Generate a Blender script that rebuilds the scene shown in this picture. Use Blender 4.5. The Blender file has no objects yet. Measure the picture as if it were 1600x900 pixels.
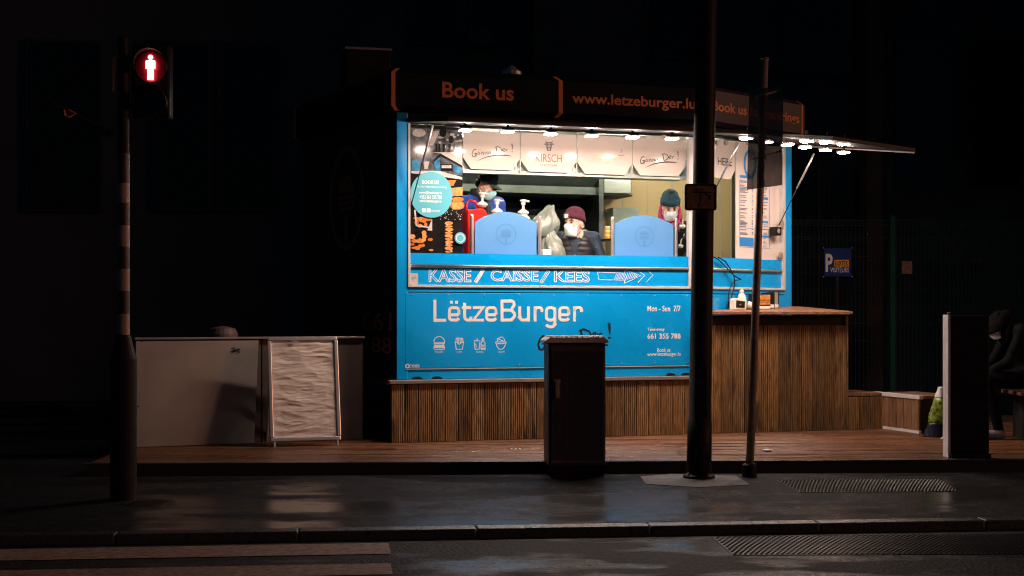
import bpy, bmesh, math, random
import numpy as np
from mathutils import Vector, Matrix, Euler, noise as mnoise
random.seed(7); np.random.seed(7)
sc = bpy.context.scene
R = math.radians

# ------------------------------------------------------------------ camera, sky, sun, exposure
EYE = 1.22            # camera height above the pavement
F = 2222.2            # focal length in photo pixels (50 mm on a 36 mm sensor, 1600 px wide)
HOR = 490.0           # horizon row in the photo
cam_d = bpy.data.cameras.new('camera'); cam = bpy.data.objects.new('camera', cam_d)
sc.collection.objects.link(cam)
cam.location = (0, 0, EYE); cam.rotation_euler = (R(90), 0, 0)
cam_d.lens = 50; cam_d.sensor_width = 36; cam_d.shift_y = (HOR - 450) / 1600
cam_d.clip_start = 0.1; cam_d.clip_end = 500
sc.camera = cam

SUN_DIR = Vector((-0.96, 0.22, -0.22)).normalized()     # way the street light travels
world = bpy.data.worlds.new('World'); sc.world = world; world.use_nodes = True
wn = world.node_tree.nodes; wl = world.node_tree.links
sky = wn.new('ShaderNodeTexSky'); sky.sky_type = 'NISHITA'; sky.sun_disc = False
sky.sun_elevation = math.asin(-SUN_DIR.z); sky.ozone_density = 6.0
sky.sun_rotation = math.atan2(-SUN_DIR.x, -SUN_DIR.y)
wl.new(sky.outputs[0], wn['Background'].inputs[0]); wn['Background'].inputs[1].default_value = 0.0085
sl = bpy.data.lights.new('street_glow', 'SUN'); sl.energy = 0.5; sl.angle = R(12); sl.color = (1.0, 0.36, 0.15)
so = bpy.data.objects.new('street_glow', sl); sc.collection.objects.link(so)
so.rotation_euler = SUN_DIR.to_track_quat('-Z', 'Y').to_euler(); so.location = (8, -6, 9)
vs = sc.view_settings
vs.view_transform = 'Standard'; vs.look = 'None'; vs.exposure = 0; vs.gamma = 1; vs.use_curve_mapping = False
sc.cycles.use_denoising = True
sc.cycles.pixel_filter_type = 'BLACKMAN_HARRIS'; sc.cycles.filter_width = 1.15
sc.cycles.sample_clamp_indirect = 6

LED_POWER = 640.0
LED_COL = (1.0, 0.75, 0.62)

# ------------------------------------------------------------------ frames
class Frame:
    def __init__(s, o, ang):
        s.o = Vector((o[0], o[1], 0)); a = R(ang)
        s.u = Vector((math.cos(a), math.sin(a), 0)); s.n = Vector((math.sin(a), -math.cos(a), 0)); s.ang = a
    def __call__(s, u, n, z): return s.o + s.u * u + s.n * n + Vector((0, 0, z))
    def on(s, px, py, off=0.0):
        """photo pixel -> (u, z) on this wall, `off` metres in front of it"""
        d = Vector(((px - 800) / F, 1.0, -(py - HOR) / F)); e = Vector((0, 0, EYE))
        t = ((s.o + s.n * off) - e).dot(s.n) / d.dot(s.n); p = e + d * t
        return ((p - s.o).dot(s.u), p.z)
    def U(s, px, off=0.0): return s.on(px, HOR, off)[0]
    def Z(s, px, py, off=0.0): return s.on(px, py, off)[1]
    def mat(s, u, n, z):
        m = Matrix.Rotation(s.ang, 4, 'Z'); m.translation = s(u, n, z); return m
def P(px, py, Y): return Vector(((px - 800) * Y / F, Y, EYE - (py - HOR) * Y / F))
def ground(px, py, z=0.0):
    Y = (EYE - z) * F / (py - HOR); return Vector(((px - 800) * Y / F, Y, z))

T = Frame((-1.0126, 12.5), 18)                         # truck front
LF = 2.956                                             # its length
C_ = T(LF, 0, 0)
G = Frame((C_.x, C_.y), 43)                            # chamfered end of the truck
LG = 1.406
S = Frame((0, 10.85), 2.0)                             # street direction, deck front edge
W = Frame((0, 0), 0)

# ------------------------------------------------------------------ mesh helpers
class MB:
    def __init__(s): s.v = []; s.f = []; s.m = []
    def add(s, vs, fs, mi=0):
        b = len(s.v); s.v += [tuple(v) for v in vs]; s.f += [tuple(i + b for i in f) for f in fs]; s.m += [mi] * len(fs); return s
    def box(s, fr, u0, u1, n0, n1, z0, z1, mi=0):
        vs = [fr(u, n, z) for z in (z0, z1) for n in (n0, n1) for u in (u0, u1)]
        return s.add(vs, [(0, 1, 3, 2), (4, 6, 7, 5), (0, 4, 5, 1), (2, 3, 7, 6), (0, 2, 6, 4), (1, 5, 7, 3)], mi)
    def prism(s, fr, pts, n0, n1, mi=0):
        """polygon of (u, z) extruded from n0 to n1"""
        k = len(pts); vs = [fr(u, n0, z) for u, z in pts] + [fr(u, n1, z) for u, z in pts]
        fs = [tuple(range(k)), tuple(range(2 * k - 1, k - 1, -1))] + [(i, k + i, k + (i + 1) % k, (i + 1) % k) for i in range(k)]
        return s.add(vs, fs, mi)
    def slab(s, pts, z0, z1, mi=0):
        k = len(pts); vs = [(p[0], p[1], z0) for p in pts] + [(p[0], p[1], z1) for p in pts]
        fs = [tuple(range(k - 1, -1, -1)), tuple(range(k, 2 * k))] + [(i, (i + 1) % k, k + (i + 1) % k, k + i) for i in range(k)]
        return s.add(vs, fs, mi)
    def flat(s, fr, pts, n, mi=0): return s.add([fr(u, n, z) for u, z in pts], [tuple(range(len(pts)))], mi)
    def tube(s, pts, r, seg=8, mi=0, r1=None, closed=False):
        pts = [Vector(p) for p in pts]; k = len(pts); vs = []; fs = []
        for i, p in enumerate(pts):
            a = pts[(i - 1) % k] if (closed or i > 0) else p; b = pts[(i + 1) % k] if (closed or i < k - 1) else p
            t = (b - a).normalized(); ref = Vector((0, 0, 1)) if abs(t.z) < .9 else Vector((1, 0, 0))
            x = t.cross(ref).normalized(); y = t.cross(x)
            rr = r if r1 is None else r + (r1 - r) * i / max(1, k - 1)
            for j in range(seg):
                w = 2 * math.pi * j / seg; vs.append(p + x * (rr * math.cos(w)) + y * (rr * math.sin(w)))
        for i in range(k if closed else k - 1):
            for j in range(seg):
                i2 = (i + 1) % k
                fs.append((i * seg + j, i * seg + (j + 1) % seg, i2 * seg + (j + 1) % seg, i2 * seg + j))
        if not closed: fs += [tuple(range(seg - 1, -1, -1)), tuple(range((k - 1) * seg, k * seg))]
        return s.add(vs, fs, mi)
    def lathe(s, c, prof, seg=16, mi=0, axis=None):
        """profile of (r, h) turned about an axis through c (default z)"""
        ax = Vector(axis).normalized() if axis else Vector((0, 0, 1)); ref = Vector((1, 0, 0)) if abs(ax.x) < .9 else Vector((0, 1, 0))
        x = ax.cross(ref).normalized(); y = ax.cross(x); c = Vector(c); vs = []; fs = []
        for r, h in prof:
            for j in range(seg):
                w = 2 * math.pi * j / seg; vs.append(c + ax * h + (x * math.cos(w) + y * math.sin(w)) * max(r, 1e-4))
        for i in range(len(prof) - 1):
            for j in range(seg): fs.append((i * seg + j, (i + 1) * seg + j, (i + 1) * seg + (j + 1) % seg, i * seg + (j + 1) % seg))
        fs += [tuple(range(seg)), tuple(range(len(prof) * seg - 1, (len(prof) - 1) * seg - 1, -1))]
        return s.add(vs, fs, mi)
    def ellipsoid(s, c, r, seg=12, rings=8, rot=None, mi=0):
        c = Vector(c); vs = []; fs = []
        for i in range(rings + 1):
            a = math.pi * i / rings
            for j in range(seg):
                w = 2 * math.pi * j / seg
                v = Vector((r[0] * math.sin(a) * math.cos(w), r[1] * math.sin(a) * math.sin(w), r[2] * math.cos(a)))
                vs.append(c + (rot @ v if rot else v))
        for i in range(rings):
            for j in range(seg): fs.append((i * seg + j, (i + 1) * seg + j, (i + 1) * seg + (j + 1) % seg, i * seg + (j + 1) % seg))
        return s.add(vs, fs, mi)
    def ribbon(s, fr, pts, w, n, closed=False, mi=0, prop=None):
        """flat stroke through (u, z) points, width w (or a list of widths), n in front of the wall"""
        q = [Vector((a, b)) for a, b in pts]; k = len(q); L = []; Rr = []
        for i in range(k):
            a = q[i - 1] if (closed or i > 0) else None; b = q[(i + 1) % k] if (closed or i < k - 1) else None
            d1 = (q[i] - a).normalized() if a is not None else None; d2 = (b - q[i]).normalized() if b is not None else None
            if d1 is None: d1 = d2
            if d2 is None: d2 = d1
            n1 = Vector((-d1.y, d1.x)); n2 = Vector((-d2.y, d2.x)); m = (n1 + n2)
            m = m.normalized() if m.length > .1 else n1
            ww = (w[i] if isinstance(w, (list, tuple)) else w) / 2
            m = m * (ww / max(.55, m.dot(n1))); L.append(q[i] + m); Rr.append(q[i] - m)
        vs = [fr(a.x, n, a.y) for a in L] + [fr(a.x, n, a.y) for a in Rr]
        fs = [(i, k + i, k + (i + 1) % k, (i + 1) % k) for i in range(k if closed else k - 1)]
        return s.add(vs, fs, mi)
    def disc(s, fr, u, z, r, n, seg=24, mi=0, rz=None):
        return s.flat(fr, [(u + r * math.cos(2 * math.pi * i / seg), z + (rz or r) * math.sin(2 * math.pi * i / seg)) for i in range(seg)], n, mi)
    def mesh(s, name, mats):
        me = bpy.data.meshes.new(name); me.from_pydata(s.v, [], s.f)
        for m in (mats if isinstance(mats, (list, tuple)) else [mats]): me.materials.append(m)
        me.polygons.foreach_set('material_index', s.m); me.update(); return me

def link(o): sc.collection.objects.link(o); return o
def tag(o, label=None, cat=None, group=None, kind=None):
    for k, v in (('label', label), ('category', cat), ('group', group), ('kind', kind)):
        if v: o[k] = v
    return o
def thing(name, label, cat, loc, group=None):
    o = link(bpy.data.objects.new(name, None)); o.location = loc; o.empty_display_size = .1
    return tag(o, label, cat, group)
def adopt(o, parent):
    o.parent = parent
    if parent.parent is None: o.matrix_parent_inverse = Matrix.Translation(-Vector(parent.location))
def finish(me, flip=True):
    bm = bmesh.new(); bm.from_mesh(me); bmesh.ops.recalc_face_normals(bm, faces=bm.faces); bm.to_mesh(me); bm.free()
def obj(name, mb, mats, parent=None, smooth=False, bevel=0, label=None, flatprint=False):
    me = mb.mesh(name, mats) if isinstance(mb, MB) else mb
    if not flatprint: finish(me)
    if smooth:
        me.polygons.foreach_set('use_smooth', [True] * len(me.polygons))
    o = link(bpy.data.objects.new(name, me))
    if parent is not None: adopt(o, parent)
    if bevel:
        b = o.modifiers.new('bevel', 'BEVEL'); b.width = bevel; b.segments = 2; b.limit_method = 'ANGLE'
    if label: o['label'] = label
    return o
def single(name, mb, mats, label, cat, group=None, **k):
    """one-mesh thing; origin moved to its base"""
    o = obj(name, mb, mats, **k); me = o.data
    co = np.zeros(len(me.vertices) * 3); me.vertices.foreach_get('co', co); co = co.reshape(-1, 3)
    c = Vector(((co[:, 0].min() + co[:, 0].max()) / 2, (co[:, 1].min() + co[:, 1].max()) / 2, co[:, 2].min()))
    me.transform(Matrix.Translation(-c)); o.location = c
    return tag(o, label, cat, group)
def struct(name, mb, mats, **k):
    o = obj(name, mb, mats, **k); o['kind'] = 'structure'; return o

# ------------------------------------------------------------------ materials
def mat(name, col, rough=.5, metal=0, var=.12, scale=6, bump=0, bscale=60, emit=None, strength=0, spec=.5, rvar=.0, stretch=(1, 1, 1), objrand=0, coat=0, trans=0):
    m = bpy.data.materials.new(name); m.use_nodes = True; nt = m.node_tree; N = nt.nodes; K = nt.links
    b = N['Principled BSDF']; b.inputs['Roughness'].default_value = rough; b.inputs['Metallic'].default_value = metal
    b.inputs['Specular IOR Level'].default_value = spec
    if coat: b.inputs['Coat Weight'].default_value = coat; b.inputs['Coat Roughness'].default_value = .08
    if trans: b.inputs['Transmission Weight'].default_value = trans
    tc = N.new('ShaderNodeTexCoord'); mp = N.new('ShaderNodeMapping'); mp.inputs['Scale'].default_value = stretch
    K.new(tc.outputs['Object'], mp.inputs[0])
    nz = N.new('ShaderNodeTexNoise'); nz.inputs['Scale'].default_value = scale; nz.inputs['Detail'].default_value = 6
    K.new(mp.outputs[0], nz.inputs[0])
    cr = N.new('ShaderNodeValToRGB'); c0 = [max(0, c * (1 - var)) for c in col]; c1 = [min(1, c * (1 + var)) for c in col]
    cr.color_ramp.elements[0].position = .3; cr.color_ramp.elements[1].position = .7
    cr.color_ramp.elements[0].color = (*c0, 1); cr.color_ramp.elements[1].color = (*c1, 1)
    K.new(nz.outputs[0], cr.inputs[0]); out = cr.outputs[0]
    if objrand:
        oi = N.new('ShaderNodeObjectInfo'); hs = N.new('ShaderNodeHueSaturation'); mr = N.new('ShaderNodeMapRange')
        mr.inputs[3].default_value = 1 - objrand; mr.inputs[4].default_value = 1 + objrand
        K.new(oi.outputs['Random'], mr.inputs[0]); K.new(mr.outputs[0], hs.inputs['Value']); K.new(out, hs.inputs['Color']); out = hs.outputs[0]
    K.new(out, b.inputs['Base Color'])
    if rvar:
        mr = N.new('ShaderNodeMapRange'); mr.inputs[3].default_value = max(.02, rough - rvar); mr.inputs[4].default_value = min(1, rough + rvar)
        mr.inputs[1].default_value = .3; mr.inputs[2].default_value = .7
        K.new(nz.outputs[0], mr.inputs[0]); K.new(mr.outputs[0], b.inputs['Roughness'])
    if bump:
        nb = N.new('ShaderNodeTexNoise'); nb.inputs['Scale'].default_value = bscale; nb.inputs['Detail'].default_value = 4; K.new(mp.outputs[0], nb.inputs[0])
        bp = N.new('ShaderNodeBump'); bp.inputs['Strength'].default_value = bump; bp.inputs['Distance'].default_value = .01
        K.new(nb.outputs[0], bp.inputs['Height']); K.new(bp.outputs[0], b.inputs['Normal'])
    if emit: b.inputs['Emission Color'].default_value = (*emit, 1); b.inputs['Emission Strength'].default_value = strength
    return m

def wood(name, col, dark, stretch, rough=.55, rnd=.3, stain=.45, wet=0):
    """grained timber: streaks along one axis, knots and dark stains"""
    m = bpy.data.materials.new(name); m.use_nodes = True; nt = m.node_tree; N = nt.nodes; K = nt.links
    b = N['Principled BSDF']; b.inputs['Roughness'].default_value = rough
    tc = N.new('ShaderNodeTexCoord'); oi = N.new('ShaderNodeObjectInfo')
    ad = N.new('ShaderNodeVectorMath'); ad.operation = 'MULTIPLY_ADD'; ad.inputs[1].default_value = (1, 1, 1)
    sc_ = N.new('ShaderNodeVectorMath'); sc_.operation = 'SCALE'; sc_.inputs['Scale'].default_value = 40
    cx = N.new('ShaderNodeCombineXYZ')
    for i in range(3): K.new(oi.outputs['Random'], cx.inputs[i])
    K.new(cx.outputs[0], sc_.inputs[0]); K.new(tc.outputs['Object'], ad.inputs[0]); K.new(sc_.outputs[0], ad.inputs[2])
    mp = N.new('ShaderNodeMapping'); mp.inputs['Scale'].default_value = stretch; K.new(ad.outputs[0], mp.inputs[0])
    n1 = N.new('ShaderNodeTexNoise'); n1.inputs['Scale'].default_value = 5; n1.inputs['Detail'].default_value = 8; n1.inputs['Distortion'].default_value = .6; K.new(mp.outputs[0], n1.inputs[0])
    n2 = N.new('ShaderNodeTexNoise'); n2.inputs['Scale'].default_value = 1.7; n2.inputs['Detail'].default_value = 5
    mp2 = N.new('ShaderNodeMapping'); mp2.inputs['Scale'].default_value = [x ** .5 for x in stretch]; K.new(ad.outputs[0], mp2.inputs[0]); K.new(mp2.outputs[0], n2.inputs[0])
    c1 = N.new('ShaderNodeValToRGB'); c1.color_ramp.elements[0].position = .3; c1.color_ramp.elements[1].position = .72
    c1.color_ramp.elements[0].color = (*[c * .2 for c in col], 1); c1.color_ramp.elements[1].color = (*[min(1, c * 1.15) for c in col], 1); K.new(n1.outputs[0], c1.inputs[0])
    mk = N.new('ShaderNodeMapRange'); mk.inputs[1].default_value = .57; mk.inputs[2].default_value = .72; mk.inputs[4].default_value = stain * 1.7; K.new(n2.outputs[0], mk.inputs[0]); mk.clamp = True
    mx = N.new('ShaderNodeMixRGB'); mx.inputs[2].default_value = (*dark, 1); K.new(mk.outputs[0], mx.inputs[0]); K.new(c1.outputs[0], mx.inputs[1])
    hs = N.new('ShaderNodeHueSaturation'); mr = N.new('ShaderNodeMapRange'); mr.inputs[3].default_value = 1 - rnd; mr.inputs[4].default_value = 1 + rnd
    K.new(oi.outputs['Random'], mr.inputs[0]); K.new(mr.outputs[0], hs.inputs['Value']); K.new(mx.outputs[0], hs.inputs['Color']); K.new(hs.outputs[0], b.inputs['Base Color'])
    if wet:
        rr = N.new('ShaderNodeMapRange'); rr.inputs[1].default_value = .35; rr.inputs[2].default_value = .65; rr.inputs[3].default_value = rough - wet; rr.inputs[4].default_value = rough + .15
        K.new(n2.outputs[0], rr.inputs[0]); K.new(rr.outputs[0], b.inputs['Roughness'])
    bp = N.new('ShaderNodeBump'); bp.inputs['Strength'].default_value = .35; bp.inputs['Distance'].default_value = .004; K.new(n1.outputs[0], bp.inputs['Height']); K.new(bp.outputs[0], b.inputs['Normal'])
    return m

def asphalt(name, col, puddle=.5, rwet=.07, rdry=.42, agg=240, spec=.5):
    """wet asphalt: fine aggregate relief, rough film with smoother puddled patches"""
    m = bpy.data.materials.new(name); m.use_nodes = True; nt = m.node_tree; N = nt.nodes; K = nt.links
    b = N['Principled BSDF']; tc = N.new('ShaderNodeTexCoord'); b.inputs['Specular IOR Level'].default_value = spec
    mp = N.new('ShaderNodeMapping'); mp.inputs['Scale'].default_value = (.7, 1.3, 1); K.new(tc.outputs['Object'], mp.inputs[0])
    big = N.new('ShaderNodeTexNoise'); big.inputs['Scale'].default_value = 1.15; big.inputs['Detail'].default_value = 5; big.inputs['Roughness'].default_value = .6; K.new(mp.outputs[0], big.inputs[0])
    fine = N.new('ShaderNodeTexNoise'); fine.inputs['Scale'].default_value = agg; fine.inputs['Detail'].default_value = 3; K.new(tc.outputs['Object'], fine.inputs[0])
    vor = N.new('ShaderNodeTexVoronoi'); vor.inputs['Scale'].default_value = agg * .5; K.new(tc.outputs['Object'], vor.inputs[0])
    mid = N.new('ShaderNodeTexNoise'); mid.inputs['Scale'].default_value = 22; mid.inputs['Detail'].default_value = 9; mid.inputs['Roughness'].default_value = .72; K.new(tc.outputs['Object'], mid.inputs[0])
    wet = N.new('ShaderNodeMapRange'); wet.inputs[1].default_value = puddle - .06; wet.inputs[2].default_value = puddle + .09; wet.clamp = True; K.new(big.outputs[0], wet.inputs[0])
    ro = N.new('ShaderNodeMapRange'); ro.inputs[3].default_value = rdry; ro.inputs[4].default_value = rwet; K.new(wet.outputs[0], ro.inputs[0])
    rm = N.new('ShaderNodeMath'); rm.operation = 'MULTIPLY_ADD'; rm.inputs[1].default_value = .22; K.new(mid.outputs[0], rm.inputs[0]); K.new(ro.outputs[0], rm.inputs[2])
    b.inputs['Roughness'].default_value = .7; b.inputs['Coat IOR'].default_value = 1.33
    K.new(wet.outputs[0], b.inputs['Coat Weight']); K.new(rm.outputs[0], b.inputs['Coat Roughness'])
    cr = N.new('ShaderNodeValToRGB'); cr.color_ramp.elements[0].position = .3; cr.color_ramp.elements[1].position = .75
    cr.color_ramp.elements[0].color = (*[c * .5 for c in col], 1); cr.color_ramp.elements[1].color = (*[c * 1.5 for c in col], 1); K.new(mid.outputs[0], cr.inputs[0])
    hs = N.new('ShaderNodeMixRGB'); hs.blend_type = 'MULTIPLY'; hs.inputs[0].default_value = .8; K.new(cr.outputs[0], hs.inputs[1]); K.new(fine.outputs[0], hs.inputs[2]); K.new(hs.outputs[0], b.inputs['Base Color'])
    inv = N.new('ShaderNodeMapRange'); inv.inputs[3].default_value = 1.0; inv.inputs[4].default_value = .10; K.new(wet.outputs[0], inv.inputs[0])
    bp = N.new('ShaderNodeBump'); bp.inputs['Distance'].default_value = .006; K.new(inv.outputs[0], bp.inputs['Strength']); K.new(vor.outputs[0], bp.inputs['Height'])
    bp2 = N.new('ShaderNodeBump'); bp2.inputs['Distance'].default_value = .012; bp2.inputs['Strength'].default_value = .3; K.new(mid.outputs[0], bp2.inputs['Height']); K.new(bp.outputs[0], bp2.inputs['Normal'])
    K.new(bp2.outputs[0], b.inputs['Normal'])
    bp3 = N.new('ShaderNodeBump'); bp3.inputs['Distance'].default_value = .004; bp3.inputs['Strength'].default_value = .35; K.new(mid.outputs[0], bp3.inputs['Height']); K.new(bp3.outputs[0], b.inputs['Coat Normal']); return m

M = {}
M['road'] = asphalt('wet_road', (.032, .033, .036), puddle=.53, rdry=.26, rwet=.05, agg=90, spec=.10)
M['pave'] = asphalt('wet_pavement', (.022, .0235, .027), puddle=.50, rdry=.22, rwet=.0, agg=90, spec=.07)
M['patch'] = asphalt('patched_concrete', (.075, .07, .065), puddle=.62, rdry=.5, rwet=.2, agg=120)
M['kerb'] = mat('granite_kerb', (.034, .033, .033), .34, var=.4, scale=40, bump=.3, bscale=140, rvar=.12)
M['stripe'] = mat('worn_road_paint', (.24, .14, .095), .7, var=.6, scale=26, bump=.2, bscale=160)
M['stud'] = mat('wet_stud_slab', (.008, .008, .009), .33, var=.3, scale=20)
M['deck'] = wood('deck_boards', (.20, .085, .036), (.04, .02, .01), (1.2, 26, 26), .36, .3, .5, wet=.14)
M['board'] = wood('ribbed_boards', (.30, .158, .056), (.018, .011, .006), (18, 18, 1.3), .6, .42, .7)
M['bench'] = wood('bench_boards', (.27, .135, .07), (.08, .045, .025), (16, 16, 1.2), .55, .2, .4)
M['ctop'] = wood('counter_board', (.40, .2, .11), (.16, .08, .045), (1.5, 20, 20), .4, .05, .3)
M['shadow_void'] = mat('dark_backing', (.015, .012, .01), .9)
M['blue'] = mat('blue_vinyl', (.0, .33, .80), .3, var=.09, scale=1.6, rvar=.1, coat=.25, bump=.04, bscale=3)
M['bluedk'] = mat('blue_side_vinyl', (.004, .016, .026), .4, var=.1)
M['ltblue'] = mat('pale_blue_screen', (.10, .275, .55), .22, var=.03)
M['ltblue2'] = mat('screen_emblem', (.08, .235, .50), .25, var=.03)
M['white'] = mat('white_print', (.82, .8, .78), .4, var=.03)
M['trim'] = mat('white_trim', (.52, .50, .48), .35, var=.06)
M['panel'] = mat('white_gloss_panel', (.60, .53, .485), .09, var=.02, spec=.28)
M['ink'] = mat('black_ink', (.012, .011, .012), .4)
M['red'] = mat('red_ink', (.5, .03, .03), .4)
M['redcan'] = mat('red_plastic', (.55, .012, .008), .3, var=.05)
M['orange'] = mat('orange_print', (.85, .25, .08), .45, var=.06)
M['dimor'] = mat('dark_orange_print', (.34, .12, .06), .6, spec=.1)
M['paleor'] = mat('faded_orange_print', (.78, .44, .3), .35, var=.05)
M['hatch'] = mat('dark_hatch_lining', (.02, .017, .016), .6, var=.2)
M['fascia'] = mat('dark_fascia', (.006, .008, .011), .5, var=.2, spec=.12)
M['fasciap'] = mat('purple_fascia', (.028, .026, .058), .5, var=.2)
M['chrome'] = mat('brushed_steel_strip', (.66, .60, .56), .4, 1, var=.1)
M['steel'] = mat('stainless_steel', (.36, .40, .37), .3, 1, var=.12, stretch=(1, 1, 14), scale=5)
M['steeld'] = mat('dull_steel', (.36, .42, .38), .38, .45, var=.2)
M['galv'] = mat('galvanised_steel', (.38, .28, .22), .5, .35, var=.25, scale=24)
M['alu'] = mat('aluminium_profile', (.6, .58, .56), .32, .7, var=.08)
M['black'] = mat('black_plastic', (.010, .010, .011), .5, var=.2, spec=.2)
M['darkpost'] = mat('black_paint_post', (.012, .011, .011), .55, spec=.12, var=.3, scale=14, bump=.1)
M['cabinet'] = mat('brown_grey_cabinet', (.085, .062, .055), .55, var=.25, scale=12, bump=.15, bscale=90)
M['cabtop_lit'] = mat('lit_cabinet_lid', (.66, .58, .53), .5, var=.15, scale=20)  # lamp light on the lid is put into this pale colour
M['cream'] = mat('cream_wall', (.82, .62, .32), .5, var=.05, scale=2)
M['ceil'] = mat('white_ceiling', (.6, .6, .55), .5, var=.04)
M['floorin'] = mat('grey_rubber_floor', (.1, .1, .1), .6)
M['oven'] = mat('black_oven', (.012, .014, .014), .35, var=.2)
M['pump'] = mat('ivory_plastic', (.8, .72, .64), .35, var=.04)
M['bag'] = mat('thin_plastic_bag', (.30, .36, .315), .25, var=.2, scale=7, bump=.5, bscale=14, trans=.35)
M['cup'] = mat('orange_cup', (.85, .38, .04), .35, var=.08)
M['paper'] = mat('white_paper', (.8, .79, .77), .6, var=.04)
M['skin'] = mat('skin', (.50, .27, .19), .5, var=.1, scale=18)
M['skin2'] = mat('skin_light', (.58, .36, .27), .5, var=.08, scale=18)
M['maskb'] = mat('surgical_mask_blue', (.30, .60, .66), .7, var=.05)
M['maskw'] = mat('surgical_mask_white', (.66, .76, .78), .7, var=.05)
M['bluej'] = mat('royal_blue_cloth', (.006, .05, .34), .75, var=.25, scale=14, bump=.4, bscale=30)
M['navy'] = mat('navy_cloth', (.010, .026, .05), .7, var=.25, scale=14, bump=.4, bscale=30)
M['vest'] = mat('black_quilted', (.016, .017, .019), .42, var=.25, scale=14, bump=.3, bscale=40)
M['burg'] = mat('burgundy_knit', (.075, .010, .028), .85, var=.25, scale=40, bump=.5, bscale=120)
M['teal'] = mat('petrol_knit', (.006, .042, .062), .85, var=.25, scale=40, bump=.5, bscale=120)
M['cap'] = mat('black_teal_cap', (.008, .022, .026), .7, var=.2)
M['cyan'] = mat('cyan_badge', (.05, .35, .6), .5)
M['pink'] = mat('pink_scarf', (.34, .018, .09), .7, var=.4, scale=22, bump=.5, bscale=40)
M['hair'] = mat('dark_hair', (.02, .013, .01), .5, var=.3, scale=60)
M['darkcl'] = mat('black_clothes', (.004, .0043, .005), .75, spec=.05, var=.3, scale=14, bump=.4, bscale=30)
M['trous'] = mat('dark_trousers', (.02, .02, .024), .8, spec=.12, var=.2)
M['shoe'] = mat('grey_trainers', (.16, .15, .15), .6, var=.5, scale=30)
M['eye'] = mat('eye', (.01, .008, .007), .2)
M['wallA'] = mat('dark_render', (.045, .058, .062), .8, var=.2, scale=1.5, bump=.2, bscale=30)
M['wallB'] = mat('brown_render', (.09, .07, .06), .8, var=.15, scale=1.5, bump=.2, bscale=30)
M['pillar'] = mat('brick_red_pillar', (.16, .075, .055), .8, var=.2, scale=6, bump=.2)
M['glass'] = mat('dark_window_glass', (.006, .009, .012), .15, var=.2, spec=.25)
M['frame'] = mat('dark_window_frame', (.03, .032, .034), .5)
M['green'] = mat('green_powder_coat', (.003, .055, .03), .4, var=.15)
M['wire'] = mat('green_fence_wire', (.004, .022, .018), .45, var=.15)
M['psign'] = mat('blue_sign_enamel', (.004, .022, .16), .4, var=.06)
M['porange'] = mat('orange_sign_film', (.85, .33, .02), .5, var=.05)
M['whiteboard'] = mat('white_board', (.30, .26, .23), .45, var=.12, scale=3, rvar=.08)
M['brownboard'] = mat('brown_board', (.085, .06, .052), .6, var=.2, scale=4)
M['poster'] = mat('wrinkled_poster', (.60, .53, .48), .35, var=.1, scale=5)
M['rail'] = mat('aluminium_rail', (.36, .32, .30), .4, .5, var=.15)
M['plate'] = mat('rusty_orange_plate', (.2, .095, .05), .6, var=.35, scale=22)
M['greenbag'] = mat('green_print_bag', (.13, .19, .02), .35, var=.9, scale=34)
M['whitebag'] = mat('white_plastic', (.6, .6, .58), .4, var=.1)
M['navybag'] = mat('navy_print_bag', (.008, .012, .03), .4, var=.3)
M['pstripe_w'] = mat('white_band', (.27, .2, .17), .5, var=.15, scale=14)
M['pstripe_b'] = mat('black_band', (.02, .02, .02), .5, var=.2)
M['paleg'] = mat('pale_grey_side', (.55, .52, .52), .45, var=.1)
M['photo_dk'] = mat('print_black', (.012, .011, .011), .14, spec=.3, var=.4, scale=9)
M['photo_gr'] = mat('print_grey', (.10, .11, .125), .14, spec=.3, var=.8, scale=16)
M['photo_lt'] = mat('print_light', (.5, .46, .43), .14, spec=.3, var=.3, scale=16)
M['photo_or'] = mat('print_orange', (.55, .17, .04), .14, spec=.3, var=.5, scale=24)
M['photo_bun'] = mat('print_bun', (.62, .27, .09), .14, spec=.3, var=.35, scale=30)
M['photo_bl'] = mat('print_blue', (.04, .2, .36), .14, spec=.3, var=.5, scale=20)
M['circle'] = mat('cyan_print', (.10, .42, .53), .3, var=.03)
M['menublue'] = mat('menu_blue', (.02, .2, .52), .4, var=.05)
M['menutext'] = mat('menu_grey', (.10, .12, .17), .5, var=.1)
M['led'] = mat('led_diffuser', (.8, .8, .8), .4, emit=LED_COL, strength=LED_POWER)
M['led2'] = mat('led_diffuser_end', (.8, .8, .8), .4, emit=LED_COL, strength=LED_POWER * .55)
M['tubelamp'] = mat('fluorescent_tube', (.8, .8, .8), .4, emit=(1.0, .94, .74), strength=85)
M['redman'] = mat('red_signal_figure', (.8, .1, .06), .4, emit=(1.0, .22, .19), strength=9)
M['redlens'] = mat('red_signal_lens', (.17, .004, .02), .5)
M['tint'] = mat('sign_grey_plastic', (.09, .09, .09), .2)
def tinted(name, fac, col):
    m = bpy.data.materials.new(name); m.use_nodes = True; N = m.node_tree.nodes; K = m.node_tree.links
    b = N['Principled BSDF']; b.inputs['Base Color'].default_value = (*col, 1); b.inputs['Roughness'].default_value = .25
    nz = N.new('ShaderNodeTexNoise'); nz.inputs['Scale'].default_value = 7; nz.inputs['Detail'].default_value = 5
    mr = N.new('ShaderNodeMapRange'); mr.inputs[3].default_value = fac - .1; mr.inputs[4].default_value = fac + .1; K.new(nz.outputs[0], mr.inputs[0])
    t = N.new('ShaderNodeBsdfTransparent'); t.inputs[0].default_value = (.95, .93, .92, 1); mx = N.new('ShaderNodeMixShader')
    K.new(mr.outputs[0], mx.inputs[0]); K.new(t.outputs[0], mx.inputs[1]); K.new(b.outputs[0], mx.inputs[2]); K.new(mx.outputs[0], N['Material Output'].inputs[0]); return m
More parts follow.
